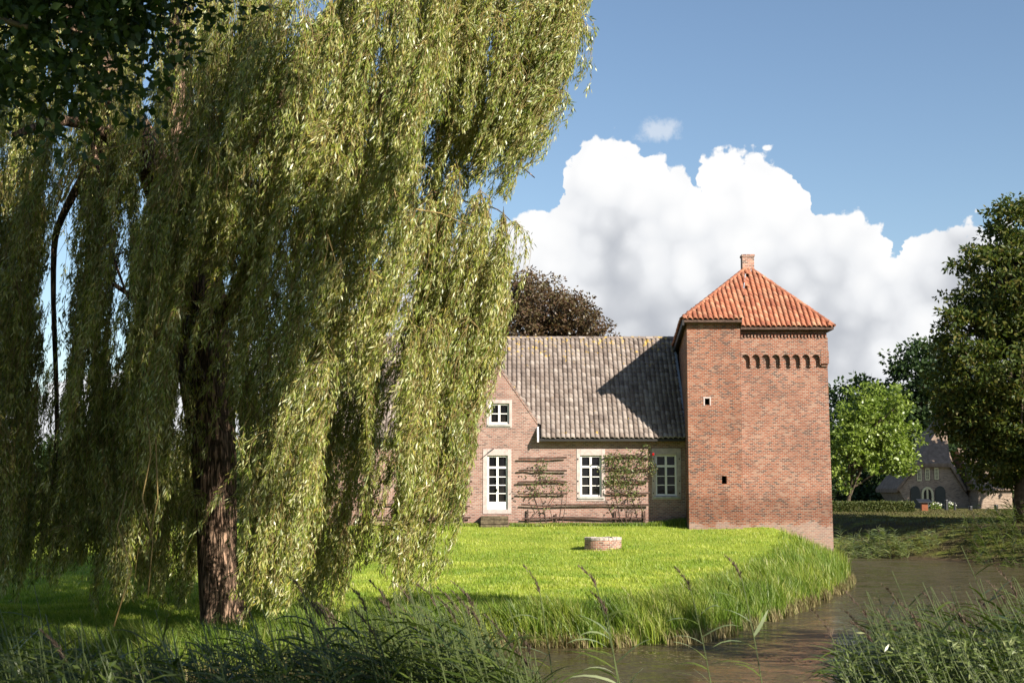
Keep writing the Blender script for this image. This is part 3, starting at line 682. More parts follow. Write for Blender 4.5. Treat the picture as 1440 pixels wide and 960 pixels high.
# roof
AD = 61.9
apex = at(1051, 372, AD); apl = at(1045, 377, AD); apr = at(1058, 377, AD)
EA = at(960, 450.5, TF-.35); EBt = at(1042.5, 449, TF-.35); EC = at(1042.5, 460.5, TM-.45); EE = at(1172.5, 459.5, TM-.45)
EA.z = EBt.z = (EA.z+EBt.z)/2; EC.z = EE.z = (EC.z+EE.z)/2; EBt.x = EC.x = tx1+.03
EBk = Vector((EE.x, TB+.3, EE.z)); EAk = Vector((EA.x+.4, TB+.3, EA.z-.65))
ap = Vector(((apl.x+apr.x)/2, AD, apl.z))
rf = MB()
rf.poly([EA, EBt, ap], [(0,1,2)]); rf.poly([EC, EE, ap], [(0,1,2)]); rf.poly([EE, EBk, ap], [(0,1,2)]); rf.poly([EBk, EAk, ap], [(0,1,2)]); rf.poly([EAk, EA, ap], [(0,1,2)]); rf.poly([EBt, EC, ap], [(0,1,2)])
dz = Vector((0,0,-.09))
rf.poly([EA, EBt, EC, EE, EBk, EAk] + [p+dz for p in (EA, EBt, EC, EE, EBk, EAk)], [(0,1,7,6),(1,2,8,7),(2,3,9,8),(3,4,10,9),(4,5,11,10),(5,0,6,11),(6,7,8,9,10,11)])
tro = rf.build('roof', M['wood'], tower)
fa = MB(); fa.hull8([EA+Vector((-.02,-.02,-.22)), EA+Vector((.06,-.02,-.22)), EAk+Vector((.06,0,-.22)), EAk+Vector((-.02,0,-.22))], [EA+Vector((-.02,-.02,-.0)), EA+Vector((.06,-.02,-.0)), EAk+Vector((.06,0,-.0)), EAk+Vector((-.02,0,-.0))])
fa.build('side_fascia', M['fascia'], tower)
sf = MB(); sf.box(tx0, tx1, TF-.25, TF-.002, zE_t-.10, zE_t-.02); sf.build('soffit', M['fascia'], tower)
def tri_tiles(P0, P1, P2, name='pantiles'):
    U = (P1-P0); w_ = U.length; U.normalize(); v = (P2-P0); pu = v.dot(U); Vv = v-U*pu; h = Vv.length
    def inside(cx, cy):
        f = cy/h
        if f > 1: return False
        lo = pu*f; hi = w_+(pu-w_)*f
        return lo-.03 <= cx <= hi+.03
    return tiles(name, P0, U, Vv, max(w_, pu), h, M['tile_red'], tro, mask=inside, tw=.21, ex=.29, amp=.10)
tri_tiles(EA, EBt, ap); tri_tiles(EC, EE, ap)
tri_tiles(EAk, EA, ap); tri_tiles(EE, EBk, ap)
for A_, B_ in ((EA, ap), (EE, ap), (EAk, ap), (EBk, ap)):
    cap_tiles('hip_tiles', A_+Vector((0,0,.06)), B_+Vector((0,0,.06)), M['tile_red'], tro, .10)
vf = MB(); q0 = EBt.lerp(ap, .30)+Vector((-.06,0,.13)); q1 = EBt.lerp(ap, .82)+Vector((-.06,0,.13)); vf.tube([q0.lerp(q1,.45), q1], .022, 6)
vf.build('valley_flashing', M['lead'], tro)
ch = MB(); c0 = at(1043, 380, AD); c1 = at(1059, 359, AD)
ch.box(c0.x, c1.x, AD-.25, AD+.25, c0.z-.35, c1.z-.09); cho = ch.build('chimney', M['brick_well'], tro)
cc = MB(); cc.box(c0.x-.03, c1.x+.03, AD-.28, AD+.28, c1.z-.089, c1.z); cc.build('chimney_cap', M['brick_well'], cho)
cf = MB(); cf.box(c0.x-.04, c1.x+.04, AD-.30, AD+.30, c0.z-.3, c0.z-.0); cf.build('chimney_flashing', M['lead'], cho)

# ------------------------------------------------------------------ brick well
WD = 50.5; wc = at(848, 772, WD); wr_ = 25.5/2000*WD; wb = gz1(wc.x, WD)
well = thing('brick_well', 'low round brick well ring standing on the sunny lawn', 'well', (wc.x, WD, wb))
def ring(mb, cx, cy, ro, ri, z0, z1, n=40, batt=0):
    b = len(mb.v)
    for k in range(n):
        a = 2*math.pi*k/n
        for r, z in ((ro+batt, z0), (ro, z1), (ri, z1), (ri, z0)): mb.v.append((cx+r*math.cos(a), cy+r*math.sin(a), z))
    for k in range(n):
        for j in range(4):
            a = b+4*k+j; c_ = b+4*k+(j+1) % 4; a2 = b+4*((k+1) % n)+j; c2 = b+4*((k+1) % n)+(j+1) % 4
            mb.f.append((a, c_, c2, a2))
wtop = at(848, 755, WD).z
rg = MB(); ring(rg, wc.x, WD, wr_, wr_-.2, wb-.15, wtop-.09, 40, .02); ro_ = rg.build('well_wall', M['brick_well'], well)
me = ro_.data; uvl = me.uv_layers['uv'].data
for poly in me.polygons:
    for li in poly.loop_indices:
        v_ = me.vertices[me.loops[li].vertex_index].co; c_ = poly.center; a = math.atan2(v_.y, v_.x); ca = math.atan2(c_.y, c_.x)
        if a-ca > math.pi: a -= 2*math.pi
        if a-ca < -math.pi: a += 2*math.pi
        uvl[li].uv = (a*wr_, v_.z)
cp = MB()
for k in range(26):                        # coping of bricks on edge
    a = 2*math.pi*k/26; da = math.pi/26*.9; r0, r1 = wr_-.22, wr_+.015; z0, z1 = wtop-.088, wtop+random.uniform(-.012, .012)
    q = lambda r, a_, z: (wc.x+r*math.cos(a_), WD+r*math.sin(a_), z)
    cp.hull8([q(r0,a-da,z0), q(r1,a-da,z0), q(r1,a+da,z0), q(r0,a+da,z0)], [q(r0,a-da,z1), q(r1,a-da,z1), q(r1,a+da,z1), q(r0,a+da,z1)])
cp.build('coping', M['cap'], well)
wf = MB(); wf.box(wc.x-.3, wc.x+.3, WD-.3, WD+.3, wb-.1, wb+.05); 
wf = MB(); ring(wf, wc.x, WD, wr_-.205, 0.01, wb, wtop-.22, 24); wf.build('fill', M['soil'], well)

# ------------------------------------------------------------------ far house on the right
HD = 108.0
fh = thing('far_house', 'shaded gabled brick house with broad brown roof behind the hedge', 'house', (at(1310, 715, HD).x, HD, 0))
P = lambda px, py, D=HD: (at(px, py, D).x, at(px, py, D).z)
yb = HD+6
w_ = MB(); zg0 = -0.3
w_.prism([(P(1264,0)[0], zg0), (P(1356,0)[0], zg0), P(1356,690), P(1334,655), P(1292,655), P(1264,689)], HD, yb)
fho = w_.build('wall', M['brick_far'], fh)
rf = MB()   # half-hipped roof
L0 = at(1261.5, 692, HD-.3); L1 = at(1289, 656.5, HD-.3); R1 = at(1337, 656.5, HD-.3); R0 = at(1359, 692, HD-.3)
pkf = at(1329, 592, HD+3.2); pkb = Vector((pkf.x, yb, pkf.z))
th = Vector((0, 0, .28))
bl0 = Vector((L0.x, yb, L0.z)); br0 = Vector((R0.x, yb, R0.z))
for o_ in (Vector((0,0,0)),):
    rf.poly([L0, L1, pkf, pkb, bl0, L0+th, L1+th, pkf+th, pkb+th, bl0+th], [(5,6,7,8,9), (4,3,2,1,0), (0,1,6,5), (0,5,9,4)])
    rf.poly([R0, R1, pkf, pkb, br0, R0+th, R1+th, pkf+th, pkb+th, br0+th], [(9,8,7,6,5), (0,1,2,3,4), (1,0,5,6), (0,4,9,5)])
    rf.poly([L1, R1, pkf, L1+th, R1+th, pkf+th], [(3,4,5), (2,1,0), (0,1,4,3)])
rf.build('roof', M['thatch'], fh)
wg = MB(); a = at(1352, 0, HD-2).x; b = at(1398, 0, HD-2).x
wg.box(a, b, HD-2, HD+6, -.3, at(0+1370, 688, HD-2).z); wg.build('wing', M['brick_far'], fh)
wr2 = MB(); zt = at(1370, 688, HD-2).z
wr2.poly([(a-.2, HD-2.3, zt-.05), (b+.2, HD-2.3, zt-.05), (b+.2, HD+2, zt+3.2), (a-.2, HD+2, zt+3.2), (b+.2, HD+6.3, zt-.05), (a-.2, HD+6.3, zt-.05)], [(0,1,2,3), (3,2,4,5), (0,3,5), (1,4,2)])
wr2.build('wing_roof', M['thatch'], fh)
for (x0, x1, y0, y1) in ((1289, 1296, 658, 676), (1300.5, 1307.5, 658, 675), (1313.5, 1320, 657, 674)):
    a, z1 = P(x0, y0); b, z0 = P(x1, y1); f = MB(); tt = .09
    f.box(a, a+tt, HD-.06, HD+.02, z0, z1); f.box(b-tt, b, HD-.06, HD+.02, z0, z1); f.box(a+tt, b-tt, HD-.06, HD+.02, z1-tt, z1); f.box(a+tt, b-tt, HD-.06, HD+.02, z0, z0+tt)
    wo = f.build('window', M['cream'], fh); pn = MB(); pn.box(a+.02, b-.02, HD-.025, HD-.012, z0+.02, z1-.02); pn.build('pane', M['glass'], wo)
    br_ = MB(); cx = (a+b)/2; br_.box(cx-.02, cx+.02, HD-.05, HD-.026, z0+tt, z1-tt)
    for k in (1, 2): zz_ = z0+(z1-z0)*k/3; br_.box(a+tt, cx-.021, HD-.05, HD-.026, zz_-.02, zz_+.02); br_.box(cx+.021, b-tt, HD-.05, HD-.026, zz_-.02, zz_+.02)
    br_.build('glazing_bars', M['cream'], wo)
def arch(x0, x1, ytop, ybot, name, mat_, y, th_, fw=None, parent=fh):
    a, zt_ = P(x0, ytop); b, z0 = P(x1, ybot); r = (b-a)/2; c_ = (a+b)/2; zc = zt_-r*1.25
    outer = [(a, z0)] + [(c_-r*math.cos(k*math.pi/10), zc+r*1.25*math.sin(k*math.pi/10)) for k in range(11)] + [(b, z0)]
    mb = MB()
    if fw:
        inner = [(a+fw, z0)] + [(c_-(r-fw)*math.cos(k*math.pi/10), zc+(r*1.25-fw)*math.sin(k*math.pi/10)) for k in range(11)] + [(b-fw, z0)]
        for i in range(len(outer)-1): mb.prism([outer[i], outer[i+1], inner[i+1], inner[i]], y-th_, y)
    else: mb.prism(outer, y-th_, y)
    return mb.build(name, mat_, parent)
ga = arch(1295, 1313, 684, 717, 'arched_doorway', M['cream'], HD-.01, .12, .16)
gp = arch(1296, 1312, 685, 717, 'pane', M['glass'], HD-.012, .02, None, ga)
mu = MB(); a = P(1304, 700)[0]; mu.box(a-.07, a+.07, HD-.10, HD-.034, P(0, 717)[1], P(0, 686)[1]); mu.build('mullion', M['cream'], ga)
arch(1280, 1294, 683, 717, 'shutter', M['shutter'], HD-.01, .08); arch(1314.5, 1330, 683, 717, 'shutter', M['shutter'], HD-.01, .08)
# small things along the far bank
def small_plants(name, label, cat, px, py, D, wpx, hpx, n, lm, ls=.12, flowers=0):
    c_ = at(px, py, D); z0 = gz1(c_.x, D); o = thing(name, label, cat, (c_.x, D, z0))
    w2 = wpx/2000*D/2; h = hpx/2000*D
    u = rnd_unit(n)*RNG.uniform(.5, 1, n)[:, None]**.6
    P_ = np.array([c_.x, D, z0+h*.5]) + u*np.array([w2, w2*.7, h*.5]); d = unit(u+rnd_unit(n)*.9); s = unit(np.cross(d, rnd_unit(n)))
    V, Fq = diamond(P_, d, s, RNG.uniform(.6, 1.2, n)*ls, RNG.uniform(.4, .7, n)*ls); np_mesh('foliage', V, Fq, lm, o)
    if flowers:
        k = flowers; u = rnd_unit(k); u[:, 2] = abs(u[:, 2]); P_ = np.array([c_.x, D, z0+h*.5]) + u*np.array([w2, w2*.7, h*.55])
        V, Fq = diamond(P_, rnd_unit(k), rnd_unit(k), np.full(k, .14), np.full(k, .12)); np_mesh('blossom', V, Fq, M['petal_pale'], o)
    st_ = MB(); st_.tube([(c_.x, D, z0-.05), (c_.x, D, z0+h*.5)], .02, 5); st_.build('stem', M['bark_plain'], o)
    return o
small_plants('flower_shrub', 'low shrub with pale flowers right of the rusty lectern', 'shrub', 1316, 721, 101, 16, 9, 500, M['maple_leaf'], .12, 70)
small_plants('flower_shrub', 'low pale flowering shrub between the two dark posts', 'shrub', 1337, 721, 101, 14, 9, 500, M['maple_leaf'], .12, 90)
LD = 92.0; lc = at(1300, 724, LD); lz = gz1(lc.x, LD)
lec = thing('lectern_post', 'rust-red information stand with dark top at the hedge end', 'information stand', (lc.x, LD, lz))
ztl = at(1300, 703, LD).z
q = MB(); q.box(lc.x-.20, lc.x+.20, LD-.15, LD+.15, lz-.02, ztl-.10); q.build('pedestal', M['rust'], lec, bevel=.01)
q = MB(); q.hull8([(lc.x-.42, LD-.3, ztl-.16), (lc.x+.42, LD-.3, ztl-.16), (lc.x+.42, LD+.3, ztl+.02), (lc.x-.42, LD+.3, ztl+.02)], [(lc.x-.42, LD-.3, ztl-.10), (lc.x+.42, LD-.3, ztl-.10), (lc.x+.42, LD+.3, ztl+.08), (lc.x-.42, LD+.3, ztl+.08)]); q.build('panel', M['dark'], lec)
def bollard(px, pt, D, rad, label):
    c_ = at(px, 722, D); z0 = gz1(c_.x, D); zt_ = at(px, pt, D).z
    o = thing('bollard', label, 'bollard', (c_.x, D, z0), 'dark posts along the far path')
    q = MB(); q.tube([(c_.x, D, z0-.05), (c_.x, D, zt_-.06)], rad, 8); q.build('post', M['dark'], o)
    q = MB(); q.tube([(c_.x, D, zt_-.059), (c_.x, D, zt_-.02), (c_.x, D, zt_)], [rad*1.2, rad*1.1, rad*.5], 8); q.build('cap', M['dark'], o)
bollard(1365, 711, 94, .13, 'short thick dark post in front of the sunny wall of the far house')
bollard(1331, 702, 94, .13, 'tall dark post just right of the arched doorway')
bollard(1343, 706, 94, .08, 'thin dark post between the flowering shrub and the sunny wing')
bollard(1401, 709, 94, .12, 'rightmost dark post, under the big chestnut')

# clipped hedge
HDg = 88.0; ha = at(1172, 724, HDg); hb = at(1285, 724, HDg); hz1 = at(1200, 706.5, HDg).z
hedge = thing('clipped_hedge', 'long low clipped hedge behind the moat, right of the tower', 'hedge', ((ha.x+hb.x)/2, HDg, 0))
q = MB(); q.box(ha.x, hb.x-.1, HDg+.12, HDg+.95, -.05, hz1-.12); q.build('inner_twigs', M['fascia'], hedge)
n = 26000; fcs = RNG.random(n); P_ = np.empty((n, 3)); L_ = hb.x-ha.x
P_[:, 0] = ha.x+RNG.random(n)*L_; P_[:, 1] = HDg+RNG.random(n)*1.1; P_[:, 2] = RNG.random(n)*hz1
k = fcs < .55; P_[k, 1] = HDg+RNG.random(k.sum())**2*.2; k = (fcs >= .55) & (fcs < .85); P_[k, 2] = hz1-RNG.random(k.sum())**2*.15; k = fcs >= .85; P_[k, 0] = hb.x-RNG.random(k.sum())**2*.2
P_ += RNG.normal(size=P_.shape)*.035; d = rnd_unit(n); s = unit(np.cross(d, rnd_unit(n)))
V, Fq = diamond(P_, d, s, RNG.uniform(.07, .13, n), RNG.uniform(.05, .08, n)); np_mesh('foliage', V, Fq, M['hedge_leaf'], hedge)

# ------------------------------------------------------------------ broadleaf trees
def lumpy(u, seed):
    r_ = np.random.default_rng(seed); s = np.zeros(len(u))
    for k in range(9):
        a = unit(r_.normal(size=(1, 3)))[0]; f = r_.uniform(2.5, 7); s += np.sin(u@a*f+r_.uniform(0, 6))/3.6
    return s
def leaf_cloud(centres, per, cr, L, W_, flat=.7, up=.4, outc=None):
    n = len(centres)*per; C = np.repeat(centres, per, 0)
    u = rnd_unit(n)*(RNG.random(n)[:, None]**.45)
    P_ = C + u*np.array([cr, cr, cr*flat])*RNG.uniform(.7, 1.3, (len(centres), 1)).repeat(per, 0)
    d = unit(u+rnd_unit(n)*.8+np.array([0, 0, -.15])); nr = unit(rnd_unit(n)+np.array([0, 0, up])+u*.4); s = unit(np.cross(d, nr))
    return diamond(P_, d, s, RNG.uniform(.7, 1.25, n)*L, RNG.uniform(.7, 1.25, n)*W_)
def tree(name, label, cat, base, height, blobs, ncl, per, cr, L, W_, lm, seed, trunk_r=.25, shell=.55, amp=.16, bark='bark_plain', flat=.7, group=None, top_frac=.5, lean=(0, 0), limbs=14):
    rr = np.random.default_rng(seed); o = thing(name, label, cat, base, group); bx, by, bz = base
    Cs = []
    vol = np.array([b[1][0]*b[1][1]*b[1][2] for b in blobs])**(2/3); vol = vol/vol.sum()
    for (c_, r_), f in zip(blobs, vol):
        k = max(4, int(ncl*f)); u = unit(rr.normal(size=(k, 3))); rad = (shell+(1-shell)*rr.random(k)**.6)*(1+amp*lumpy(u, seed+3))
        Cs.append(np.array(c_)+u*np.array(r_)*rad[:, None])
    C = np.concatenate(Cs)
    C = C[C[:, 2] > bz+.6]
    V, Fq = leaf_cloud(C, per, cr, L, W_, flat)
    np_mesh('crown', V, Fq, lm, o)
    tb = MB(); top = Vector((bx+lean[0], by+lean[1], bz+height*top_frac)); n = 9
    pth = [Vector((bx, by, bz-.15)).lerp(top, i/(n-1)) + Vector((math.sin(i*1.3+seed)*.06, math.cos(i*1.7)*.05, 0))*height*.05 for i in range(n)]
    rad = [trunk_r*(1.35 if i == 0 else 1)*(1-.55*i/(n-1)) for i in range(n)]
    tb.tube(pth, rad, 10, wob=.08); tb.build('trunk', M[bark], o, smooth=True)
    lb = MB()
    for i in range(limbs):
        e = Vector(C[rr.integers(len(C))]); s_ = pth[min(n-1, 3+int(rr.random()*(n-3)))]; mid = s_.lerp(e, .5)+Vector((0, 0, .12*(e-s_).length))
        pts2 = [s_.lerp(mid, k/4) if k < 4 else mid for k in range(5)] + [mid.lerp(e, k/4) for k in range(1, 5)]
        pts2 = [p+Vector(rr.normal(size=3)*.03*(e-s_).length*.3) for p in pts2]
        lb.tube(pts2, [trunk_r*.42*(1-.9*k/8)+.012 for k in range(9)], 5, cap=False)
    lb.build('limbs', M[bark], o, smooth=True)
    return o
def W3(px, py, D): p = at(px, py, D); return (p.x, p.y, p.z)
def blob(px, py, D, rx, ry, depth=None):   # pixel radii
    s = D/2000; return (W3(px, py, D), (rx*s, (depth or rx)*s, ry*s))
# sunlit maple behind the hedge
D = 93; b = at(1190, 722, D)
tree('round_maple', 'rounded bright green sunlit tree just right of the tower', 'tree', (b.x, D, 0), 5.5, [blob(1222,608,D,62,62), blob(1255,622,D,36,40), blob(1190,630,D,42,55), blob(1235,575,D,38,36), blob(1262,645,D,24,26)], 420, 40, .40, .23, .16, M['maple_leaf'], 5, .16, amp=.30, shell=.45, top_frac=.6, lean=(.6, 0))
# big chestnut at the right edge
D = 66; b = at(1442, 722, D)
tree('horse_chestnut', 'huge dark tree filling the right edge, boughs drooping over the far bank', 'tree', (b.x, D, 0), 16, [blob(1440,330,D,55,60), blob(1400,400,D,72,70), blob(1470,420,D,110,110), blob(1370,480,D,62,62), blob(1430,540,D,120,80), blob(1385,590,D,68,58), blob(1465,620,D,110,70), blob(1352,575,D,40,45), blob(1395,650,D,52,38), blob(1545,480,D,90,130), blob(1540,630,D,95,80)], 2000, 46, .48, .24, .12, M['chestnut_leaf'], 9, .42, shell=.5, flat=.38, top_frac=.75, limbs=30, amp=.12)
# trees beyond
gp_ = 'trees beyond the far bank'
D = 135; b = at(1290, 715, D)
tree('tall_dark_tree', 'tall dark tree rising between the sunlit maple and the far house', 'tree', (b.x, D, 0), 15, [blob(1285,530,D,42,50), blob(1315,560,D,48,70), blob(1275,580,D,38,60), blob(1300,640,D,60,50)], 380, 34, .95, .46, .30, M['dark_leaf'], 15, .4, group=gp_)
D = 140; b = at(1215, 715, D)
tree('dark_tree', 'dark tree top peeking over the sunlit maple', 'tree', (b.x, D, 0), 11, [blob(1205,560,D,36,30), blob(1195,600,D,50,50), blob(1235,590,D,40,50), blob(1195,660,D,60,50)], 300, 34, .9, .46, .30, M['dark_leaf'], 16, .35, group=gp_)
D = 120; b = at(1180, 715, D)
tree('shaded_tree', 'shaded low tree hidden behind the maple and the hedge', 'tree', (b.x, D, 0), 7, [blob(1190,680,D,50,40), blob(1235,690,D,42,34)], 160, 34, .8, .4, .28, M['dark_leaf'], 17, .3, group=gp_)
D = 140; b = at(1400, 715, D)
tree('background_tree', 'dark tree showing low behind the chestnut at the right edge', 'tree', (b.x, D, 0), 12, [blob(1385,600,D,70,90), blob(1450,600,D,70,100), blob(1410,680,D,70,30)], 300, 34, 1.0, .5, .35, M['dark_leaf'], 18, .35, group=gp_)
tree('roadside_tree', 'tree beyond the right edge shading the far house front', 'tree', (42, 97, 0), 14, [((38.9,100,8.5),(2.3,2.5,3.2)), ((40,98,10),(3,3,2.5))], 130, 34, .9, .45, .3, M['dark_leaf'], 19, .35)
# copper beech behind the farmhouse
D = 78; b = at(760, 715, D)
tree('copper_beech', 'dark reddish brown beech rising behind the farmhouse roof', 'tree', (b.x, D, 0), 12, [blob(760,450,D,72,62), blob(800,458,D,56,50), blob(720,470,D,70,55), blob(835,480,D,34,30), blob(750,420,D,36,30)], 820, 34, .34, .18, .11, M['beech_leaf'], 21, .4, shell=.45, amp=.30, limbs=30)
# a low row behind the willow, on the left
gl2 = 'trees behind the willow on the left'
for i, (px, py, rx, ry, D, lab) in enumerate(((30, 668, 75, 50, 95, 'leftmost low dark tree seen behind the hanging willow'), (150, 655, 80, 55, 98, 'second dark tree from the left behind the willow'), (290, 662, 85, 50, 96, 'dark tree seen right behind the willow trunk'), (400, 655, 75, 55, 99, 'dark tree nearest the farmhouse behind the willow'))):
    b = at(px, 715, D)
    tree('hedgerow_tree', lab, 'tree', (b.x, D, 0), 5, [blob(px, py, D, rx, ry), blob(px+30, py+15, D, rx*.7, ry*.7), blob(px-35, py+15, D, rx*.7, ry*.7)], 150, 30, .8, .40, .26, M['dark_leaf'], 30+i, .2, group=gl2, limbs=8)

# ------------------------------------------------------------------ weeping willow
WB = Vector((at(312, 868, 29).x, 29.0, 0)); WB.z = gz1(WB.x, WB.y)
willow = thing('weeping_willow', 'huge weeping willow with curtains of hanging twigs filling the left half', 'willow tree', WB)
def px3(px, py, D): return at(px, py, D)
tr = MB()
tpath = [(322, 890, 29), (316, 860, 29), (308, 800, 29), (306, 740, 29.1), (303, 680, 29.1), (298, 620, 29.2), (290, 550, 29.3), (283, 480, 29.3), (276, 410, 29.3), (264, 350, 29.3), (246, 300, 29.3)]
tr.tube([px3(*p) for p in tpath], [.62, .47, .40, .39, .41, .45, .50, .55, .55, .54, .49], 28, wob=.10, seed=2)
wt = tr.build('trunk', M['bark'], willow, smooth=True)
def limb(pts_, r0, r1, name='limb', n=10):
    L = MB(); k = len(pts_); dense = []
    P_ = [px3(*p) for p in pts_]
    for i in range(k-1):
        for j in range(4):
            tt = j/4; a, b_ = P_[i], P_[i+1]; am = P_[i-1] if i else a; bm_ = P_[i+2] if i+2 < k else b_
            dense.append(0.5*((2*a)+(b_-am)*tt+(2*am-5*a+4*b_-bm_)*tt*tt+(3*a-am-3*b_+bm_)*tt**3))
    dense.append(P_[-1]); m_ = len(dense)
    L.tube(dense, [r0+(r1-r0)*(i/(m_-1))**.8 for i in range(m_)], n, wob=.10, seed=len(pts_)); return L.build(name, M['bark'], willow, smooth=True)
limb([(252,330,29.3),(215,230,29.0),(165,140,28.5),(110,40,28),(60,-80,27)], .44, .22)
limb([(258,340,29.4),(262,240,29.8),(250,120,30.3),(255,0,30.6),(270,-160,31)], .38, .22)
limb([(270,360,29.3),(330,240,28.6),(395,120,28),(470,20,27.6),(560,-60,27.4),(680,-110,28)], .30, .12)
limb([(285,470,29.3),(330,420,28.2),(370,330,27.0),(420,250,26),(500,170,25),(560,120,24.6)], .22, .06)
limb([(262,330,29.6),(340,200,31),(430,90,32),(540,0,32.5),(640,-40,32.5)], .28, .10)
limb([(225,260,29.1),(150,190,27.5),(90,170,26),(20,190,25)], .20, .06)
limb([(300,560,29.3),(265,500,28.2),(215,440,27),(160,400,26)], .12, .04)
limb([(480,20,27.6),(560,80,28.5),(620,130,29.3),(665,200,29.6)], .08, .02)
limb([(610,270,27.5),(660,285,28.2),(700,295,28.5),(728,322,28.6)], .022, .008)
limb([(160,180,28.4),(90,300,29.5),(75,380,30),(80,600,30.2),(70,720,30.2)], .10, .03)
limb([(120,120,28),(140,260,27),(150,330,26.5),(180,420,26)], .07, .02)
limb([(660,180,28.4),(706,208,28.6),(722,226,28.7),(738,238,28.7),(752,250,28.8)], .022, .010)
limb([(700,-80,28),(740,-20,28.3),(790,-20,28.6),(812,10,28.7)], .06, .015)

SV, SF, LP, LDv = [], [], [], []    # strand tubes and leaves
nb = [0]
def strand(pts_, r=.006, gap=.036, leafL=.10, dens=1.0):
    """pts_ (k,3) array top to bottom"""
    P_ = np.asarray(pts_); k = len(P_); seg = np.linalg.norm(np.diff(P_, axis=0), axis=1); L = seg.sum()
    d = unit(np.gradient(P_, axis=0)); ref = np.array([.8, .6, .1]); u = unit(np.cross(d, ref)); v_ = np.cross(d, u)
    rad = np.linspace(r, r*.35, k)[:, None]
    ring_ = np.stack([P_+u*rad, P_-u*rad*.5+v_*rad*.87, P_-u*rad*.5-v_*rad*.87], 1).reshape(-1, 3)
    b_ = nb[0]; SV.append(ring_); i = np.arange(k-1)[:, None]*3+b_; j = np.arange(3)[None]
    SF.append(np.stack([i+j, i+(j+1) % 3, i+3+(j+1) % 3, i+3+j], -1).reshape(-1, 4)); nb[0] += 3*k
    n = int(L/gap*dens*1.35)
    if n < 2: return
    cum = np.concatenate([[0], np.cumsum(seg)]); nt = max(2, n//9); tc_ = RNG.random(nt)**.85*L; s_ = np.clip(tc_[RNG.integers(nt, size=n)]+RNG.normal(size=n)*.07, 0, L)
    Q = np.stack([np.interp(s_, cum, P_[:, a]) for a in range(3)], 1); dd = np.stack([np.interp(s_, cum, d[:, a]) for a in range(3)], 1)
    LP.append(Q+RNG.normal(size=Q.shape)*.028); LDv.append(dd)
def bez(pts_, t_):
    a = np.asarray(pts_, float); n = len(a)-1; s = t_*n; i = np.minimum(s.astype(int), n-1); f = (s-i)[:, None]
    return a[i]*(1-f)+a[i+1]*f
GAPS = [(72, 450, 20, 150, .9), (165, 450, 11, 130, .85), (195, 240, 10, 60, .8), (352, 225, 8, 40, .8), (388, 400, 10, 70, .85), (546, 545, 15, 70, .9), (540, 675, 17, 70, .92), (318, 730, 22, 130, .85), (295, 560, 22, 60, .8), (268, 450, 16, 60, .6), (484, 655, 28, 95, .8), (612, 700, 9, 70, .6), (118, 560, 9, 60, .7), (575, 400, 8, 60, .6), (655, 600, 8, 60, .6), (430, 560, 9, 70, .6), (600, 215, 9, 40, .6), (250, 620, 9, 90, .6)]
def gap_hit(px, py, D):
    if D > 29.6 and (py > 620 or 425 < px < 528): return False
    for gx, gy_, rx_, ry_, p_ in GAPS:
        if abs(px-gx) < rx_ and abs(py-gy_) < ry_ and random.random() < p_: return True
    return False
def sheet(left, right, D0, D1, ntas, nper, hem=.12, lenr=(.25, .55), tasw=.035, dens=1.0, start=(0, .72), sway=.10, gap=.036, mult=2.9):
    """left/right: pixel polylines (same count) from top to bottom; drooping clumps of twigs hang between them"""
    l = np.array(left, float); r = np.array(right, float); T = np.linspace(0, 1, 25); L = bez(l, T); Rr_ = bez(r, T)
    nc = int(ntas*nper*mult/20); hems = 1-hem*RNG.random(ntas)**1.2*2
    for c_i in range(nc):
        u = RNG.uniform(0, 1); hemc = hems[min(ntas-1, int(u*ntas))]; Dc = RNG.uniform(D0, D1); ph = RNG.uniform(0, 6.28)
        st_ = start[0]+(start[1]-start[0])*(c_i+RNG.random())/nc; en = min(st_+RNG.uniform(*lenr), hemc)
        if en-st_ < .07: continue
        C = L*(1-u)+Rr_*u; ce, cm, c1 = int(24*en), int(24*(st_+en)/2), int(24*(st_*.8+en*.2))
        m_ = max(7, int((en-st_)*20)); tt = np.linspace(st_, en, m_)
        cx = np.interp(tt, T, C[:, 0])+3*np.sin(tt*5+ph); cy = np.interp(tt, T, C[:, 1])
        base = np.array([tuple(at(a, b_, Dc)) for a, b_ in zip(cx, cy)]); R0 = RNG.uniform(.15, .70); lean_ = RNG.normal(.10, .10)
        nst = int(RNG.uniform(13, 27))
        for k in range(nst):
            f = np.linspace(0, 1, m_); a = RNG.uniform(0, 6.28); rho = R0*RNG.uniform(.15, 1)**.7; lf = RNG.uniform(.35, 1.15)
            P_ = np.stack([np.interp(f*lf, f, base[:, q]) for q in range(3)], 1)
            sp_ = (1-np.exp(-5*f))*(1-.4*f*f); wv = np.cumsum(RNG.normal(size=(m_, 2))*.012, 0)
            P_[:, 0] += rho*math.cos(a)*sp_+wv[:, 0]; P_[:, 1] += rho*math.sin(a)*sp_+wv[:, 1]
            P_[:, 2] += .30*R0*(np.sin(np.minimum(f*5, 3.14)))-.25*rho*sp_+RNG.normal()*.08
            P_[:, 0] -= lean_*(P_[0, 2]-P_[:, 2])
            if any(gap_hit(720+2000*P_[q, 0]/P_[q, 1], 688-1990*(P_[q, 2]-EYE)/P_[q, 1], Dc) for q in (m_//3, 2*m_//3, m_-1)): continue
            if en > .85: P_[:, 2] = np.maximum(P_[:, 2], gz1(P_[-1, 0], P_[-1, 1])+.12)
            strand(P_, gap=gap, dens=dens)
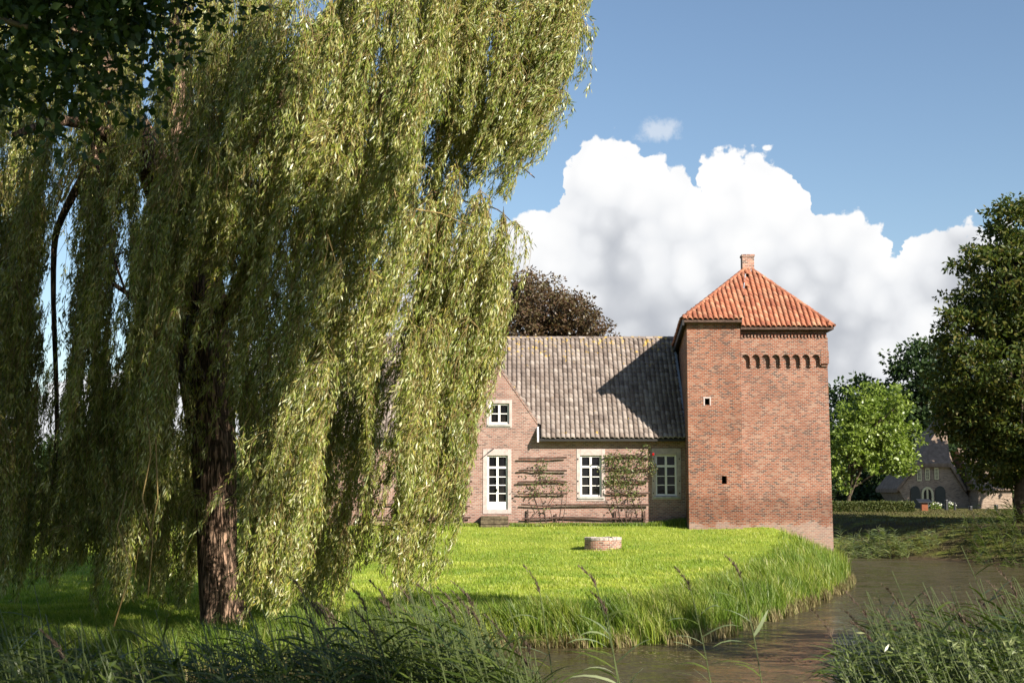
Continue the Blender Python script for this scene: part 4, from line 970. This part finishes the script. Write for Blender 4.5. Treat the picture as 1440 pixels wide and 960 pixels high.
# right upper crown
sheet([(540,-90),(545,60),(540,200),(525,340)], [(838,-90),(812,10),(788,120),(712,288)], 27.0, 30.5, 13, 46, hem=.10, lenr=(.2,.42), tasw=.05, start=(0,.8), mult=4.2)
sheet([(760,-60),(745,60),(725,150),(700,215)], [(822,-60),(796,60),(775,140),(735,245)], 27.8, 29.2, 4, 30, hem=.15, lenr=(.2,.42), tasw=.08, mult=4)
sheet([(770,130),(760,170),(735,215),(722,260)], [(785,140),(774,175),(752,220),(735,262)], 28.3, 28.9, 1, 12, lenr=(.5,.9), tasw=.2, start=(0,.4))
# right main curtain
sheet([(600,210),(585,360),(560,520),(510,700),(480,800)], [(728,300),(722,400),(690,520),(650,690),(610,838)], 26.8, 29.6, 11, 54, hem=.12, lenr=(.22,.45), tasw=.032, start=(0,.8))
sheet([(675,300),(680,400),(660,520),(632,640),(600,760)], [(728,300),(722,400),(694,500),(664,610),(640,720)], 27.5, 29, 3, 34, hem=.2, lenr=(.3,.5), tasw=.08)
# front centre, high
sheet([(350,-90),(350,80),(335,260),(320,430)], [(640,-90),(625,100),(600,260),(560,420)], 23.5, 26.5, 12, 44, hem=.16, lenr=(.25,.5), tasw=.03)
# front centre, low
sheet([(400,180),(385,380),(350,560),(318,760),(310,860)], [(520,180),(500,380),(465,520),(430,700),(408,830)], 23.5, 26, 6, 44, hem=.10, lenr=(.22,.42), tasw=.05, start=(0,.8))
sheet([(500,250),(490,400),(470,480),(440,560)], [(640,260),(620,420),(600,560),(545,640)], 24.5, 27, 6, 34, hem=.2, lenr=(.3,.5), tasw=.04)
# rear curtains, shaded
sheet([(330,120),(340,300),(400,560),(420,790)], [(640,150),(620,350),(560,600),(520,850)], 31, 35, 9, 34, hem=.12, lenr=(.3,.5), tasw=.03)
sheet([(430,480),(430,600),(435,740),(440,860)], [(530,480),(528,600),(526,740),(520,880)], 26.5, 31, 4, 44, hem=.12, lenr=(.35,.6), tasw=.06)
sheet([(60,60),(80,280),(60,520),(40,780)], [(330,60),(320,300),(330,520),(330,790)], 31, 35, 7, 28, hem=.15, lenr=(.3,.5), tasw=.025)
# left side
sheet([(-120,-90),(-110,150),(-90,450),(-70,850)], [(200,-90),(190,160),(165,450),(140,850)], 24.5, 29.5, 8, 50, hem=.15, lenr=(.22,.42), tasw=.028, start=(0,.8))
sheet([(150,-90),(160,150),(155,450),(140,860)], [(380,-90),(360,160),(300,450),(270,860)], 24.0, 27.5, 7, 48, hem=.18, lenr=(.22,.42), tasw=.030, start=(0,.75))
sheet([(290,160),(290,380),(290,600),(280,840)], [(400,160),(390,380),(370,600),(360,860)], 25.0, 28.0, 4, 30, hem=.2, lenr=(.25,.45), tasw=.05, start=(0,.75))
sheet([(-120,200),(-110,400),(-90,600),(-70,880)], [(110,200),(100,400),(110,600),(120,880)], 25, 31, 6, 50, hem=.06, lenr=(.3,.5), tasw=.035, start=(0,.85), mult=4.5)
sheet([(90,330),(100,480),(110,640),(130,880)], [(330,330),(300,480),(290,640),(300,880)], 25.5, 31, 6, 46, hem=.10, lenr=(.3,.5), tasw=.035, start=(0,.85), mult=4)
sheet([(-60,-80),(-60,100),(-60,300),(-60,480)], [(420,-80),(430,100),(420,300),(410,480)], 29, 34, 12, 40, hem=.2, lenr=(.3,.5), tasw=.03)
sheet([(330,500),(330,640),(325,760),(320,880)], [(430,500),(430,640),(415,760),(400,870)], 24, 27, 4, 44, hem=.08, lenr=(.3,.55), tasw=.06, start=(0,.8), mult=4)
sheet([(-80,420),(-80,560),(-80,700),(-80,850)], [(330,420),(330,560),(330,700),(320,840)], 30.5, 35, 10, 44, hem=.10, lenr=(.35,.6), start=(0,.8), mult=3.2)
# top fill of the crown above and behind the picture frame
sheet([(-160,-260),(-150,-150),(-150,0),(-150,160)], [(700,-260),(700,-150),(690,-20),(670,120)], 27, 33, 22, 30, hem=.2, lenr=(.3,.6), tasw=.02, gap=.05, mult=2.4)
sheet([(585,430),(575,560),(560,700),(545,840)], [(690,430),(672,560),(655,690),(632,840)], 26, 28, 3, 40, hem=.06, lenr=(.3,.6), start=(0,.75), mult=3.2)
# tassels closing over the right-hand hem and over the upper trunk
sheet([(430,420),(430,560),(420,700),(410,850)], [(640,420),(625,560),(600,700),(560,850)], 25, 28.5, 6, 44, hem=.10, lenr=(.25,.45), start=(0,.85), mult=2.2)
sheet([(180,150),(190,260),(200,360),(210,470)], [(360,150),(350,260),(340,360),(330,520)], 26, 28.4, 4, 40, hem=.2, lenr=(.3,.6), start=(0,.7), mult=2.6)
np_mesh('hanging_twigs', np.concatenate(SV), np.concatenate(SF), M['willow_twig'], willow)
Q = np.concatenate(LP); DD = np.concatenate(LDv); n = len(Q); print('willow leaves', n)
d = unit(DD*1.0+rnd_unit(n)*.75+np.array([-.12, 0, -.25])); s = unit(np.cross(d, rnd_unit(n)))
V, Fq = diamond(Q, d, s, RNG.uniform(.075, .155, n), RNG.uniform(.016, .029, n)); np_mesh('crown', V, Fq, M['willow_leaf'], willow)
# long bare yellow twigs in the shade
bt = MB()
for (pts_) in ([(205,560,24),(212,640,24),(200,700,24),(215,760,24),(208,840,24)], [(222,540,24.2),(219,620,24.2),(222,700,24.2),(206,780,24.2)], [(80,290,24),(100,230,24),(130,212,24),(190,202,24),(240,198,24)], [(85,285,24),(110,240,24),(135,210,24)], [(240,198,24),(255,230,24),(235,275,24),(212,292,24)], [(300,100,24.5),(298,140,24.5),(310,180,24.5)], [(550,250,24),(560,290,24),(620,300,25),(665,320,26)], [(160,880,23.8),(185,800,23.8),(165,740,23.8),(178,690,23.8)]):
    bt = MB(); bt.tube([px3(*p) for p in pts_], [.016-.002*i for i in range(len(pts_))], 5); bt.build('bare_twig', M['willow_twig'], willow, smooth=True)

# ------------------------------------------------------------------ overhanging tree above the camera, and a bank tree right of the frame
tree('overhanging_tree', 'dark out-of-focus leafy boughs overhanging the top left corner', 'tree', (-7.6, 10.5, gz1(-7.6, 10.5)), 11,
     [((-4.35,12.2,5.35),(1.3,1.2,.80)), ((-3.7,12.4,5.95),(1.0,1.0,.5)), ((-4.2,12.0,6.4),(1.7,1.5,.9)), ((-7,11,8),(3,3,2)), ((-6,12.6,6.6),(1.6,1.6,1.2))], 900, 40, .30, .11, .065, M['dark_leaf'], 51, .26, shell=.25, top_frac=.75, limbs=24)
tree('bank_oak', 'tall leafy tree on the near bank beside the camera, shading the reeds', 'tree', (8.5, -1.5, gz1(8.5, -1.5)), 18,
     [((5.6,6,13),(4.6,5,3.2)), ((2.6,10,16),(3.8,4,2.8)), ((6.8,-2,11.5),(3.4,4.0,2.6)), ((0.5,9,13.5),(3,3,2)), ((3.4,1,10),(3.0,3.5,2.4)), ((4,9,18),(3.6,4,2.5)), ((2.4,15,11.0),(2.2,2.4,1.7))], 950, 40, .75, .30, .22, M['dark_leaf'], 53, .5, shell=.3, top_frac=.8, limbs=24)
tree('added_shade_tree', 'unseen tree added beyond the left edge of the view to darken the willow', 'tree', (-13.5, 17, gz1(-13.5, 17)), 13, [((-13,18,6),(4,4.5,4)), ((-14,20,10),(4.5,5,3.5)), ((-12,13,9),(3.5,4,3))], 420, 40, .7, .28, .2, M['dark_leaf'], 54, .4, limbs=14)  # out-of-view tree added to keep skylight off the willow's left side
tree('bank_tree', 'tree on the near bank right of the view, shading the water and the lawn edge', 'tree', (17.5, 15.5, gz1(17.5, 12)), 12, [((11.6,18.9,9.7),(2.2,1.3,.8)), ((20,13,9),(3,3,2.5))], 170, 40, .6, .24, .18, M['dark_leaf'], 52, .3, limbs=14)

# ------------------------------------------------------------------ grass
def blades(P_, H, Wd, lean, mat_, name, label, cat=None, curve=.35):
    n = len(P_); a = RNG.uniform(0, 2*np.pi, n); s = np.stack([np.cos(a), np.sin(a), np.zeros(n)], 1)
    b = RNG.uniform(0, 2*np.pi, n); ld = np.stack([np.cos(b), np.sin(b), np.zeros(n)], 1)*RNG.uniform(.1, .55, n)[:, None]+np.array(lean)
    Hh = H[:, None]; Wn = Wd[:, None]; up = np.array([0, 0, 1.])
    m1 = P_+up*Hh*.55+ld*Hh*.3; tp = P_+up*Hh*.92+ld*Hh*1.0
    V = np.stack([P_-s*Wn*.5, P_+s*Wn*.5, m1+s*Wn*.4, m1-s*Wn*.4, tp], 1).reshape(-1, 3)
    base = np.arange(n)[:, None]*5
    F = np.concatenate([base+np.array([[0,1,2,3]]), base+np.array([[3,2,4,4]])], 0)
    F3 = np.concatenate([base+np.array([[0,1,2]]), base+np.array([[0,2,3]]), base+np.array([[3,2,4]])], 0)
    o = np_mesh(name, V, F3, mat_); tag(o, label, cat, None, 'stuff'); return o
def scatter(n, D0, D1, smin_, smax_, pw=2.0, xm=8, wnd=None):
    out = []; tot = 0
    while tot < n:
        k = n*2; u = RNG.random(k); Dd = 1/(1/D0+(1/D1-1/D0)*u) if pw == 2 else D0+(D1-D0)*u
        Xx = RNG.uniform(-.39, .39, k)*Dd; sdv = sdist(Xx, Dd); ok = (sdv > smin_) & (sdv < smax_)
        ok &= ~((Dd > FD-.1) & (Xx > hx0) & (Xx < tx2+.2)) & ~((Dd > TF-.05) & (Xx > tx0-.05) & (Xx < tx1)) & ~((Dd > TM-.1) & (Xx > tx1) & (Xx < tx2+.1)) & ~(np.hypot(Xx-wc.x, Dd-WD) < wr_)
        ok &= ~((Dd > FD-1.1) & (Xx > X(675)) & (Xx < X(716)))
        q_ = np.stack([Xx[ok], Dd[ok]], 1); out.append(q_); tot += len(q_)
    q_ = np.concatenate(out)[:n]; return np.column_stack([q_, gz(q_[:, 0], q_[:, 1])-.01])
P_ = scatter(230000, 23, 62, 0.1, 99); n = len(P_)
cl = 0.5+0.5*np.sin(P_[:, 0]*1.7+np.sin(P_[:, 1]*1.3)*2)*np.cos(P_[:, 1]*1.1+P_[:, 0]*.5)
blades(P_, RNG.uniform(.05, .12, n)*(0.6+.8*cl), RNG.uniform(.012, .026, n), (-.12, 0, 0), M['grass'], 'lawn_grass', 'bright sunlit green grass of the lawn', 'grass')
P_ = scatter(62000, 23, 62, 0.0, 2.6); n = len(P_); sd = sdist(P_[:, 0], P_[:, 1])
k = RNG.random(n) < np.clip(1.25-sd/2.6, 0, 1); P_ = P_[k]; sd = sd[k]; n = len(P_)
cl = 0.55+0.3*np.sin(P_[:, 0]*2.1)*np.cos(P_[:, 1]*1.9+P_[:, 0])+.2*np.sin(P_[:, 0]*5.3+P_[:, 1]*3.7)
blades(P_, RNG.uniform(.35, .85, n)*np.clip(1.15-sd*.28, .35, 1.1)*(.45+.75*cl), RNG.uniform(.013, .028, n), (-.16, 0, 0), M['sedge'], 'bank_grass', 'tall lush grass fringing the edge of the lawn above the water', 'grass')
Yc = RNG.uniform(23, 50, 260000); Xc = RNG.uniform(-.37, .37, 260000)*Yc; sc = sdist(Xc, Yc)
q_ = np.column_stack([Xc, Yc])[(sc > -.25) & (sc < .25) & (np.sin(Xc*1.9)+np.sin(Xc*4.7+Yc) > -.6)][:5500]
P_ = np.array(q_); P_ = np.column_stack([P_, np.maximum(gz(P_[:, 0], P_[:, 1]), WZ-.02)]); n = len(P_)
blades(P_, RNG.uniform(.10, .42, n), RNG.uniform(.012, .03, n), (-.25, -.35, 0), M['straw'], 'waterline_straw', 'dead straw and bent stems along the muddy waterline', 'grass')
# weeds along foot of the wall
q_ = np.column_stack([RNG.uniform(X(600), X(966), 9000), FD-RNG.uniform(.02, .8, 9000)**1.3*1.0]); k = ~((q_[:, 0] > X(674)) & (q_[:, 0] < X(717)) & (q_[:, 1] > FD-1.1)); q_ = q_[k]
P_ = np.column_stack([q_, gz(q_[:, 0], q_[:, 1])]); n = len(P_); hf = .6+.9*np.clip((P_[:, 0]-X(905))/1.5, 0, 1)
blades(P_, RNG.uniform(.12, .30, n)*hf, RNG.uniform(.015, .035, n), (0, 0, 0), M['sedge'], 'wall_foot_weeds', 'weeds and longer grass at the foot of the farmhouse wall', 'grass')
# far bank grass
n = 45000; Xx = RNG.uniform(13, 40, n); Yy = RNG.uniform(60, 100, n); zz_ = gz(Xx, Yy); k = (zz_ > WZ+.05) & (sdist(Xx, Yy) < -.3); P_ = np.column_stack([Xx, Yy, zz_])[k]; n = len(P_)
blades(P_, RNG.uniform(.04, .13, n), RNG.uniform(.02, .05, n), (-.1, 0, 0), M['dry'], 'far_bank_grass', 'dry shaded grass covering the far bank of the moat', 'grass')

# ------------------------------------------------------------------ reeds
def ribbon(V, F, p, d0, L, w_, droop, side_bias, n=5):
    d = Vector(d0).normalized(); pts_ = [Vector(p)]
    for i in range(n):
        d = (d+Vector((side_bias*.12, 0, -droop*(i+1)/n))).normalized(); pts_.append(pts_[-1]+d*L/n)
    s = d0.cross(Vector((0, 0, 1)))
    s = s.normalized() if s.length > .05 else Vector((0, 1, 0))
    s = (s+Vector((0, 0, random.uniform(-.6, .6)))).normalized()
    prof = [.55, 1, .95, .75, .45, .04]; b_ = len(V)
    for i, q in enumerate(pts_): V.append(tuple(q+s*w_*.5*prof[i])); V.append(tuple(q-s*w_*.5*prof[i]))
    for i in range(n): F.append((b_+2*i, b_+2*i+1, b_+2*i+3, b_+2*i+2))
def reed_parts(base, H, lean, leaves=9, plume=True, leafL=.38, seed=0, lw=.022, blow=-1):
    base = Vector(base); n = 10; pth = []
    for i in range(n+1):
        f = i/n; pth.append(base+Vector((lean[0]*H*f**1.7, lean[1]*H*f**1.7, H*f*(1-.12*f*abs(lean[0])))))
    st_ = MB(); st_.tube(pth, [.0065*(1-.65*i/n)+.0015 for i in range(n+1)], 5, cap=False)
    V, F = [], []
    for k in range(leaves):
        f = .30+.62*k/leaves+random.uniform(-.02, .02); i = int(f*n); p = pth[i].lerp(pth[min(i+1, n)], f*n-i)
        sg = blow if random.random() < .78 else -blow
        d0 = Vector((sg*random.uniform(.5, 1), random.uniform(-.6, .6), random.uniform(.35, 1.0)))
        ribbon(V, F, p, d0, leafL*random.uniform(.7, 1.15)*(1-.25*abs(f-.6)), lw*random.uniform(.8, 1.2), random.uniform(.15, .5), blow)
    PV, PF = [], []
    if plume:
        tip = pth[-1]; dr_ = (pth[-1]-pth[-3]).normalized(); Lp = random.uniform(.20, .30)
        for k in range(70):
            f = random.random(); p = tip+dr_*(Lp*f-.04)+Vector((blow*.10*f*f, 0, -.02*f)); 
            d = (dr_*1.0+Vector((random.gauss(blow*.15, .28), random.gauss(0, .28), random.gauss(0, .25)))).normalized()
            s = d.cross(Vector((random.gauss(0,1), random.gauss(0,1), random.gauss(0,1)))).normalized(); L = random.uniform(.04, .085)*(1.15-f*.7)
            b_ = len(PV); PV += [tuple(p), tuple(p+d*L*.5+s*.004), tuple(p+d*L), tuple(p+d*L*.5-s*.004)]; PF.append((b_, b_+1, b_+2, b_+3))
    return st_, (V, F), (PV, PF)
def reed(px_top, py_top, D, lean, label, pale=True, leaves=9, plume=True, leafL=.44, px_foot=None):
    tip = at(px_top, py_top, D); H0 = 2.2
    bz = None
    bx = tip.x-lean[0]*2.3; by = D-lean[1]*2.3; bz = gz1(bx, by); 
    H = (tip.z-.20-bz)/(1-.12*abs(lean[0])); bx = tip.x-lean[0]*H*1.05
    o = thing('common_reed', label, 'reed', (bx, by, bz), 'flowering reed stalks in the foreground')
    s, (V, F), (PV, PF) = reed_parts((bx, by, bz-.03), H, lean, leaves+3, plume, leafL, lw=.036)
    s.build('stem', M['reed_stem'], o)
    np_mesh('leaves', V, F, M['reed_light' if pale else 'reed_pale'], o)
    if plume: np_mesh('plume', PV, PF, M['plume'], o)
reed(757, 792, 12.5, (-.10, 0), 'reed stalk with a drooping brown plume against the middle of the lawn', False, 6)
reed(835, 782, 12.0, (-.16, 0), 'tall pale-leaved reed whose plume tip stands below the brick well', True, 11)
reed(851, 818, 11.6, (-.10, .02), 'reed with a dark plume just right of the tall pale-leaved reed', True, 9)
reed(968, 788, 12.4, (-.14, 0), 'reed with long horizontal leaves below the turret', True, 10)
reed(1040, 775, 12.8, (-.12, .03), 'rightmost tall reed over the sunny bank grass', True, 7)
reed(552, 830, 12.3, (-.12, 0), 'reed plume standing left of the dense dark clump', False, 7)
reed(580, 812, 11.8, (-.20, 0), 'thick dark reed plume highest in the dense clump', False, 10)
reed(641, 818, 12.0, (-.22, 0), 'reed plume leaning left at the middle of the clump', False, 9)
reed(663, 814, 12.4, (-.24, 0), 'slender reed plume leaning left beside the clump', False, 9)
reed(672, 835, 11.7, (-.22, .05), 'lower slender reed plume over the dark clump', False, 8)
reed(640, 832, 11.5, (-.18, .04), 'short dark plume at the left of the leaning pair', False, 8)
reed(712, 860, 11.0, (-.24, 0), 'low thin reed plume near the water edge', False, 8)
reed(424, 795, 12.2, (-.12, 0), 'reed plume in front of the willow fringe', False, 8)
reed(440, 840, 11.6, (-.14, 0), 'lower reed plume in front of the willow fringe', False, 8)
reed(1255, 850, 13.0, (-.20, 0), 'reed plume at the left of the right-hand bank thicket', False, 8)
reed(1320, 832, 13.4, (-.16, 0), 'reed plume above the right-hand bank thicket', False, 8)
def reed_bed(name, label, spots, matn, plume_p=.15, leafL=.36, lw=.022, blow=-1, leaves=9):
    SVb = MB(); V, F, PV, PF = [], [], [], []
    for (x, y, H, lean) in spots:
        s, (v_, f_), (pv, pf) = reed_parts((x, y, gz1(x, y)-.05), H, lean, leaves, random.random() < plume_p, leafL, lw=lw, blow=blow)
        b_ = len(V); V += v_; F += [tuple(i+b_ for i in q) for q in f_]
        b_ = len(PV); PV += pv; PF += [tuple(i+b_ for i in q) for q in pf]
        b_ = len(SVb.v); SVb.v += s.v; SVb.f += [tuple(i+b_ for i in q) for q in s.f]
    o = np_mesh(name, V, F, M[matn]); tag(o, label, 'reeds', None, 'stuff')
    st_ = SVb.build('stems', M['reed_stem'], None); st_.parent = o; st_['kind'] = 'stuff'
    if PV: p_ = np_mesh('plumes', PV, PF, M['plume'], o); p_['kind'] = 'stuff'
    return o
def spots(n, px0, px1, D0, D1, topf, lean=(-.18, 0)):
    out = []
    for i in range(n):
        D = random.uniform(D0, D1); px = random.uniform(px0, px1); ty = topf(px)+random.gauss(0, 26)
        tip = at(px, ty, D); y = D; ln = (lean[0]+random.gauss(0, .05), random.gauss(0, .05)); zz = gz1(tip.x, y); H = (tip.z-zz)
        if H < .3: H = .3
        out.append((tip.x-ln[0]*H, y, H, ln))
    return out
ip = lambda xs_, ys_: (lambda px: float(np.interp(px, xs_, ys_)))
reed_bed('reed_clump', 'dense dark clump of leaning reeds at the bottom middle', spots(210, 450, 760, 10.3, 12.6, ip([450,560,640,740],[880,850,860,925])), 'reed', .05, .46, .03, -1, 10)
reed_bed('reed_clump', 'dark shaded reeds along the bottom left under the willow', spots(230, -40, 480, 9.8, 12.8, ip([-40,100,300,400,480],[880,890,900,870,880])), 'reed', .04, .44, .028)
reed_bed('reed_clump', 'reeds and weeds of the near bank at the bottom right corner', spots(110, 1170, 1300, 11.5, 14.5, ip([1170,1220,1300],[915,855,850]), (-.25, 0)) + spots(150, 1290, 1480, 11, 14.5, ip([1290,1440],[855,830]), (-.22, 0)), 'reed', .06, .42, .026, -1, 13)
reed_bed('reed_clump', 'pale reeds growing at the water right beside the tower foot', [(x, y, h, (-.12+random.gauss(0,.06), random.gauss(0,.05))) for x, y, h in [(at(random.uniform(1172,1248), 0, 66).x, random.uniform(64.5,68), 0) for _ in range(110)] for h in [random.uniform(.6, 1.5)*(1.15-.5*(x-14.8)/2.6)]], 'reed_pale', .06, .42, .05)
reed_bed('reed_clump', 'sparse low reeds along the far waterline', [(at(px_, 0, 66).x, random.uniform(64.5, 66.8), random.uniform(.35, .8), (-.1, 0)) for px_ in [random.uniform(1240, 1345) for _ in range(36)]], 'reed_pale', .0, .32, .045)
reed_bed('reed_clump', 'wind-swept reeds on the far bank at the right edge', [(at(px_, 0, D_).x, D_, random.uniform(.7, 1.35)*min(1, .45+(px_-1335)/70), (-.28+random.gauss(0,.06), random.gauss(0,.05))) for px_, D_ in [(random.uniform(1345, 1490), random.uniform(56, 66)) for _ in range(240)]], 'reed', .3, .50, .05)

# leafy weeds on the near bank, bottom right and left
def weed_mass(name, label, n, px0, px1, D0, D1, topf, lm, L=.09, W_=.03):
    k = 0; P_, D_ = [], []
    stb = MB()
    for i in range(n):
        D = random.uniform(D0, D1); px = random.uniform(px0, px1); tip = at(px, topf(px)+abs(random.gauss(0, 18)), D); z0 = gz1(tip.x, D)
        b_ = Vector((tip.x+random.uniform(.05, .45), D+random.uniform(-.1, .1), z0)); pts_ = [b_.lerp(tip, f/5)+Vector((.08*math.sin(f), 0, .10*math.sin(f/5*3.1))) for f in range(6)]
        stb.tube(pts_, [.006-.0008*f for f in range(6)], 4, cap=False)
        for j in range(34):
            f = .2+.8*random.random(); ii = min(4, int(f*5)); P_.append(tuple(pts_[ii].lerp(pts_[ii+1], f*5-ii))); D_.append((random.gauss(-.25, .7), random.gauss(0, .7), random.gauss(.25, .5)))
    P_ = np.array(P_); d = unit(np.array(D_)); s = unit(np.cross(d, rnd_unit(len(P_))))
    V, Fq = diamond(P_, d, s, RNG.uniform(.6, 1.3, len(P_))*L, RNG.uniform(.7, 1.2, len(P_))*W_)
    o = np_mesh(name, V, Fq, M[lm]); tag(o, label, 'weeds', None, 'stuff')
    s_ = stb.build('stems', M['reed_stem'], None); s_.parent = o; s_['kind'] = 'stuff'
weed_mass('bank_weeds', 'leafy sunlit weeds tangled among the bottom right reeds', 150, 1190, 1480, 10.5, 13.5, ip([1190,1240,1330,1480],[930,880,890,890]), 'reed_pale', .065, .016)
weed_mass('bank_weeds', 'leafy dark weeds at the bottom left below the willow', 120, -40, 420, 9.5, 12.5, ip([-40,200,420],[905,915,900]), 'reed', .09, .022)
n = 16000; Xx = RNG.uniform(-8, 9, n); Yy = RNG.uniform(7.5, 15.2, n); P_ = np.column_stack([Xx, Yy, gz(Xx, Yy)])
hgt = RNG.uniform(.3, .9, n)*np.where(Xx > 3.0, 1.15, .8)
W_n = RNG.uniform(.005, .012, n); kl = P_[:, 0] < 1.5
blades(P_[kl], hgt[kl], W_n[kl], (-.25, 0, 0), M['reed'], 'near_bank_grass', 'long thin grass on the near bank at the bottom left, shade painted in with a darker colour', 'grass')  # same grass in a darker leaf colour, painting in the lower-left shade
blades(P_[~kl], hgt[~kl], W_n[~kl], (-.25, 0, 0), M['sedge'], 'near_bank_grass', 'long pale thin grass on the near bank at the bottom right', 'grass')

# floating leaves and duckweed flecks gathered in drifts on the moat
k_ = 60000; Yf = 1/(1/19+(1/66-1/19)*RNG.random(k_)); Xf = RNG.uniform(-.30, .39, k_)*Yf
dr = np.sin(Xf*.8+np.sin(Yf*.45)*2.2)+np.sin(Yf*.9+Xf*.35)+.6*np.sin(Xf*3.1+Yf*2.3)
ok = (gz(Xf, Yf) < WZ-.03) & (RNG.random(k_) < np.clip(dr*.45-.12, .02, .9)); P_ = np.column_stack([Xf, Yf, np.full(k_, WZ+.006)])[ok][:7000]; n = len(P_)
a_ = RNG.uniform(0, 6.28, n); d = np.column_stack([np.cos(a_), np.sin(a_), np.full(n, .02)]); s_ = np.column_stack([-np.sin(a_), np.cos(a_), RNG.uniform(-.1, .1, n)])
V, Fq = diamond(P_, d, s_, RNG.uniform(.03, .11, n), RNG.uniform(.02, .06, n))
tag(np_mesh('floating_leaves', V, Fq, M['straw']), 'small fallen leaves and flecks drifting on the brown moat', 'leaves', None, 'stuff')
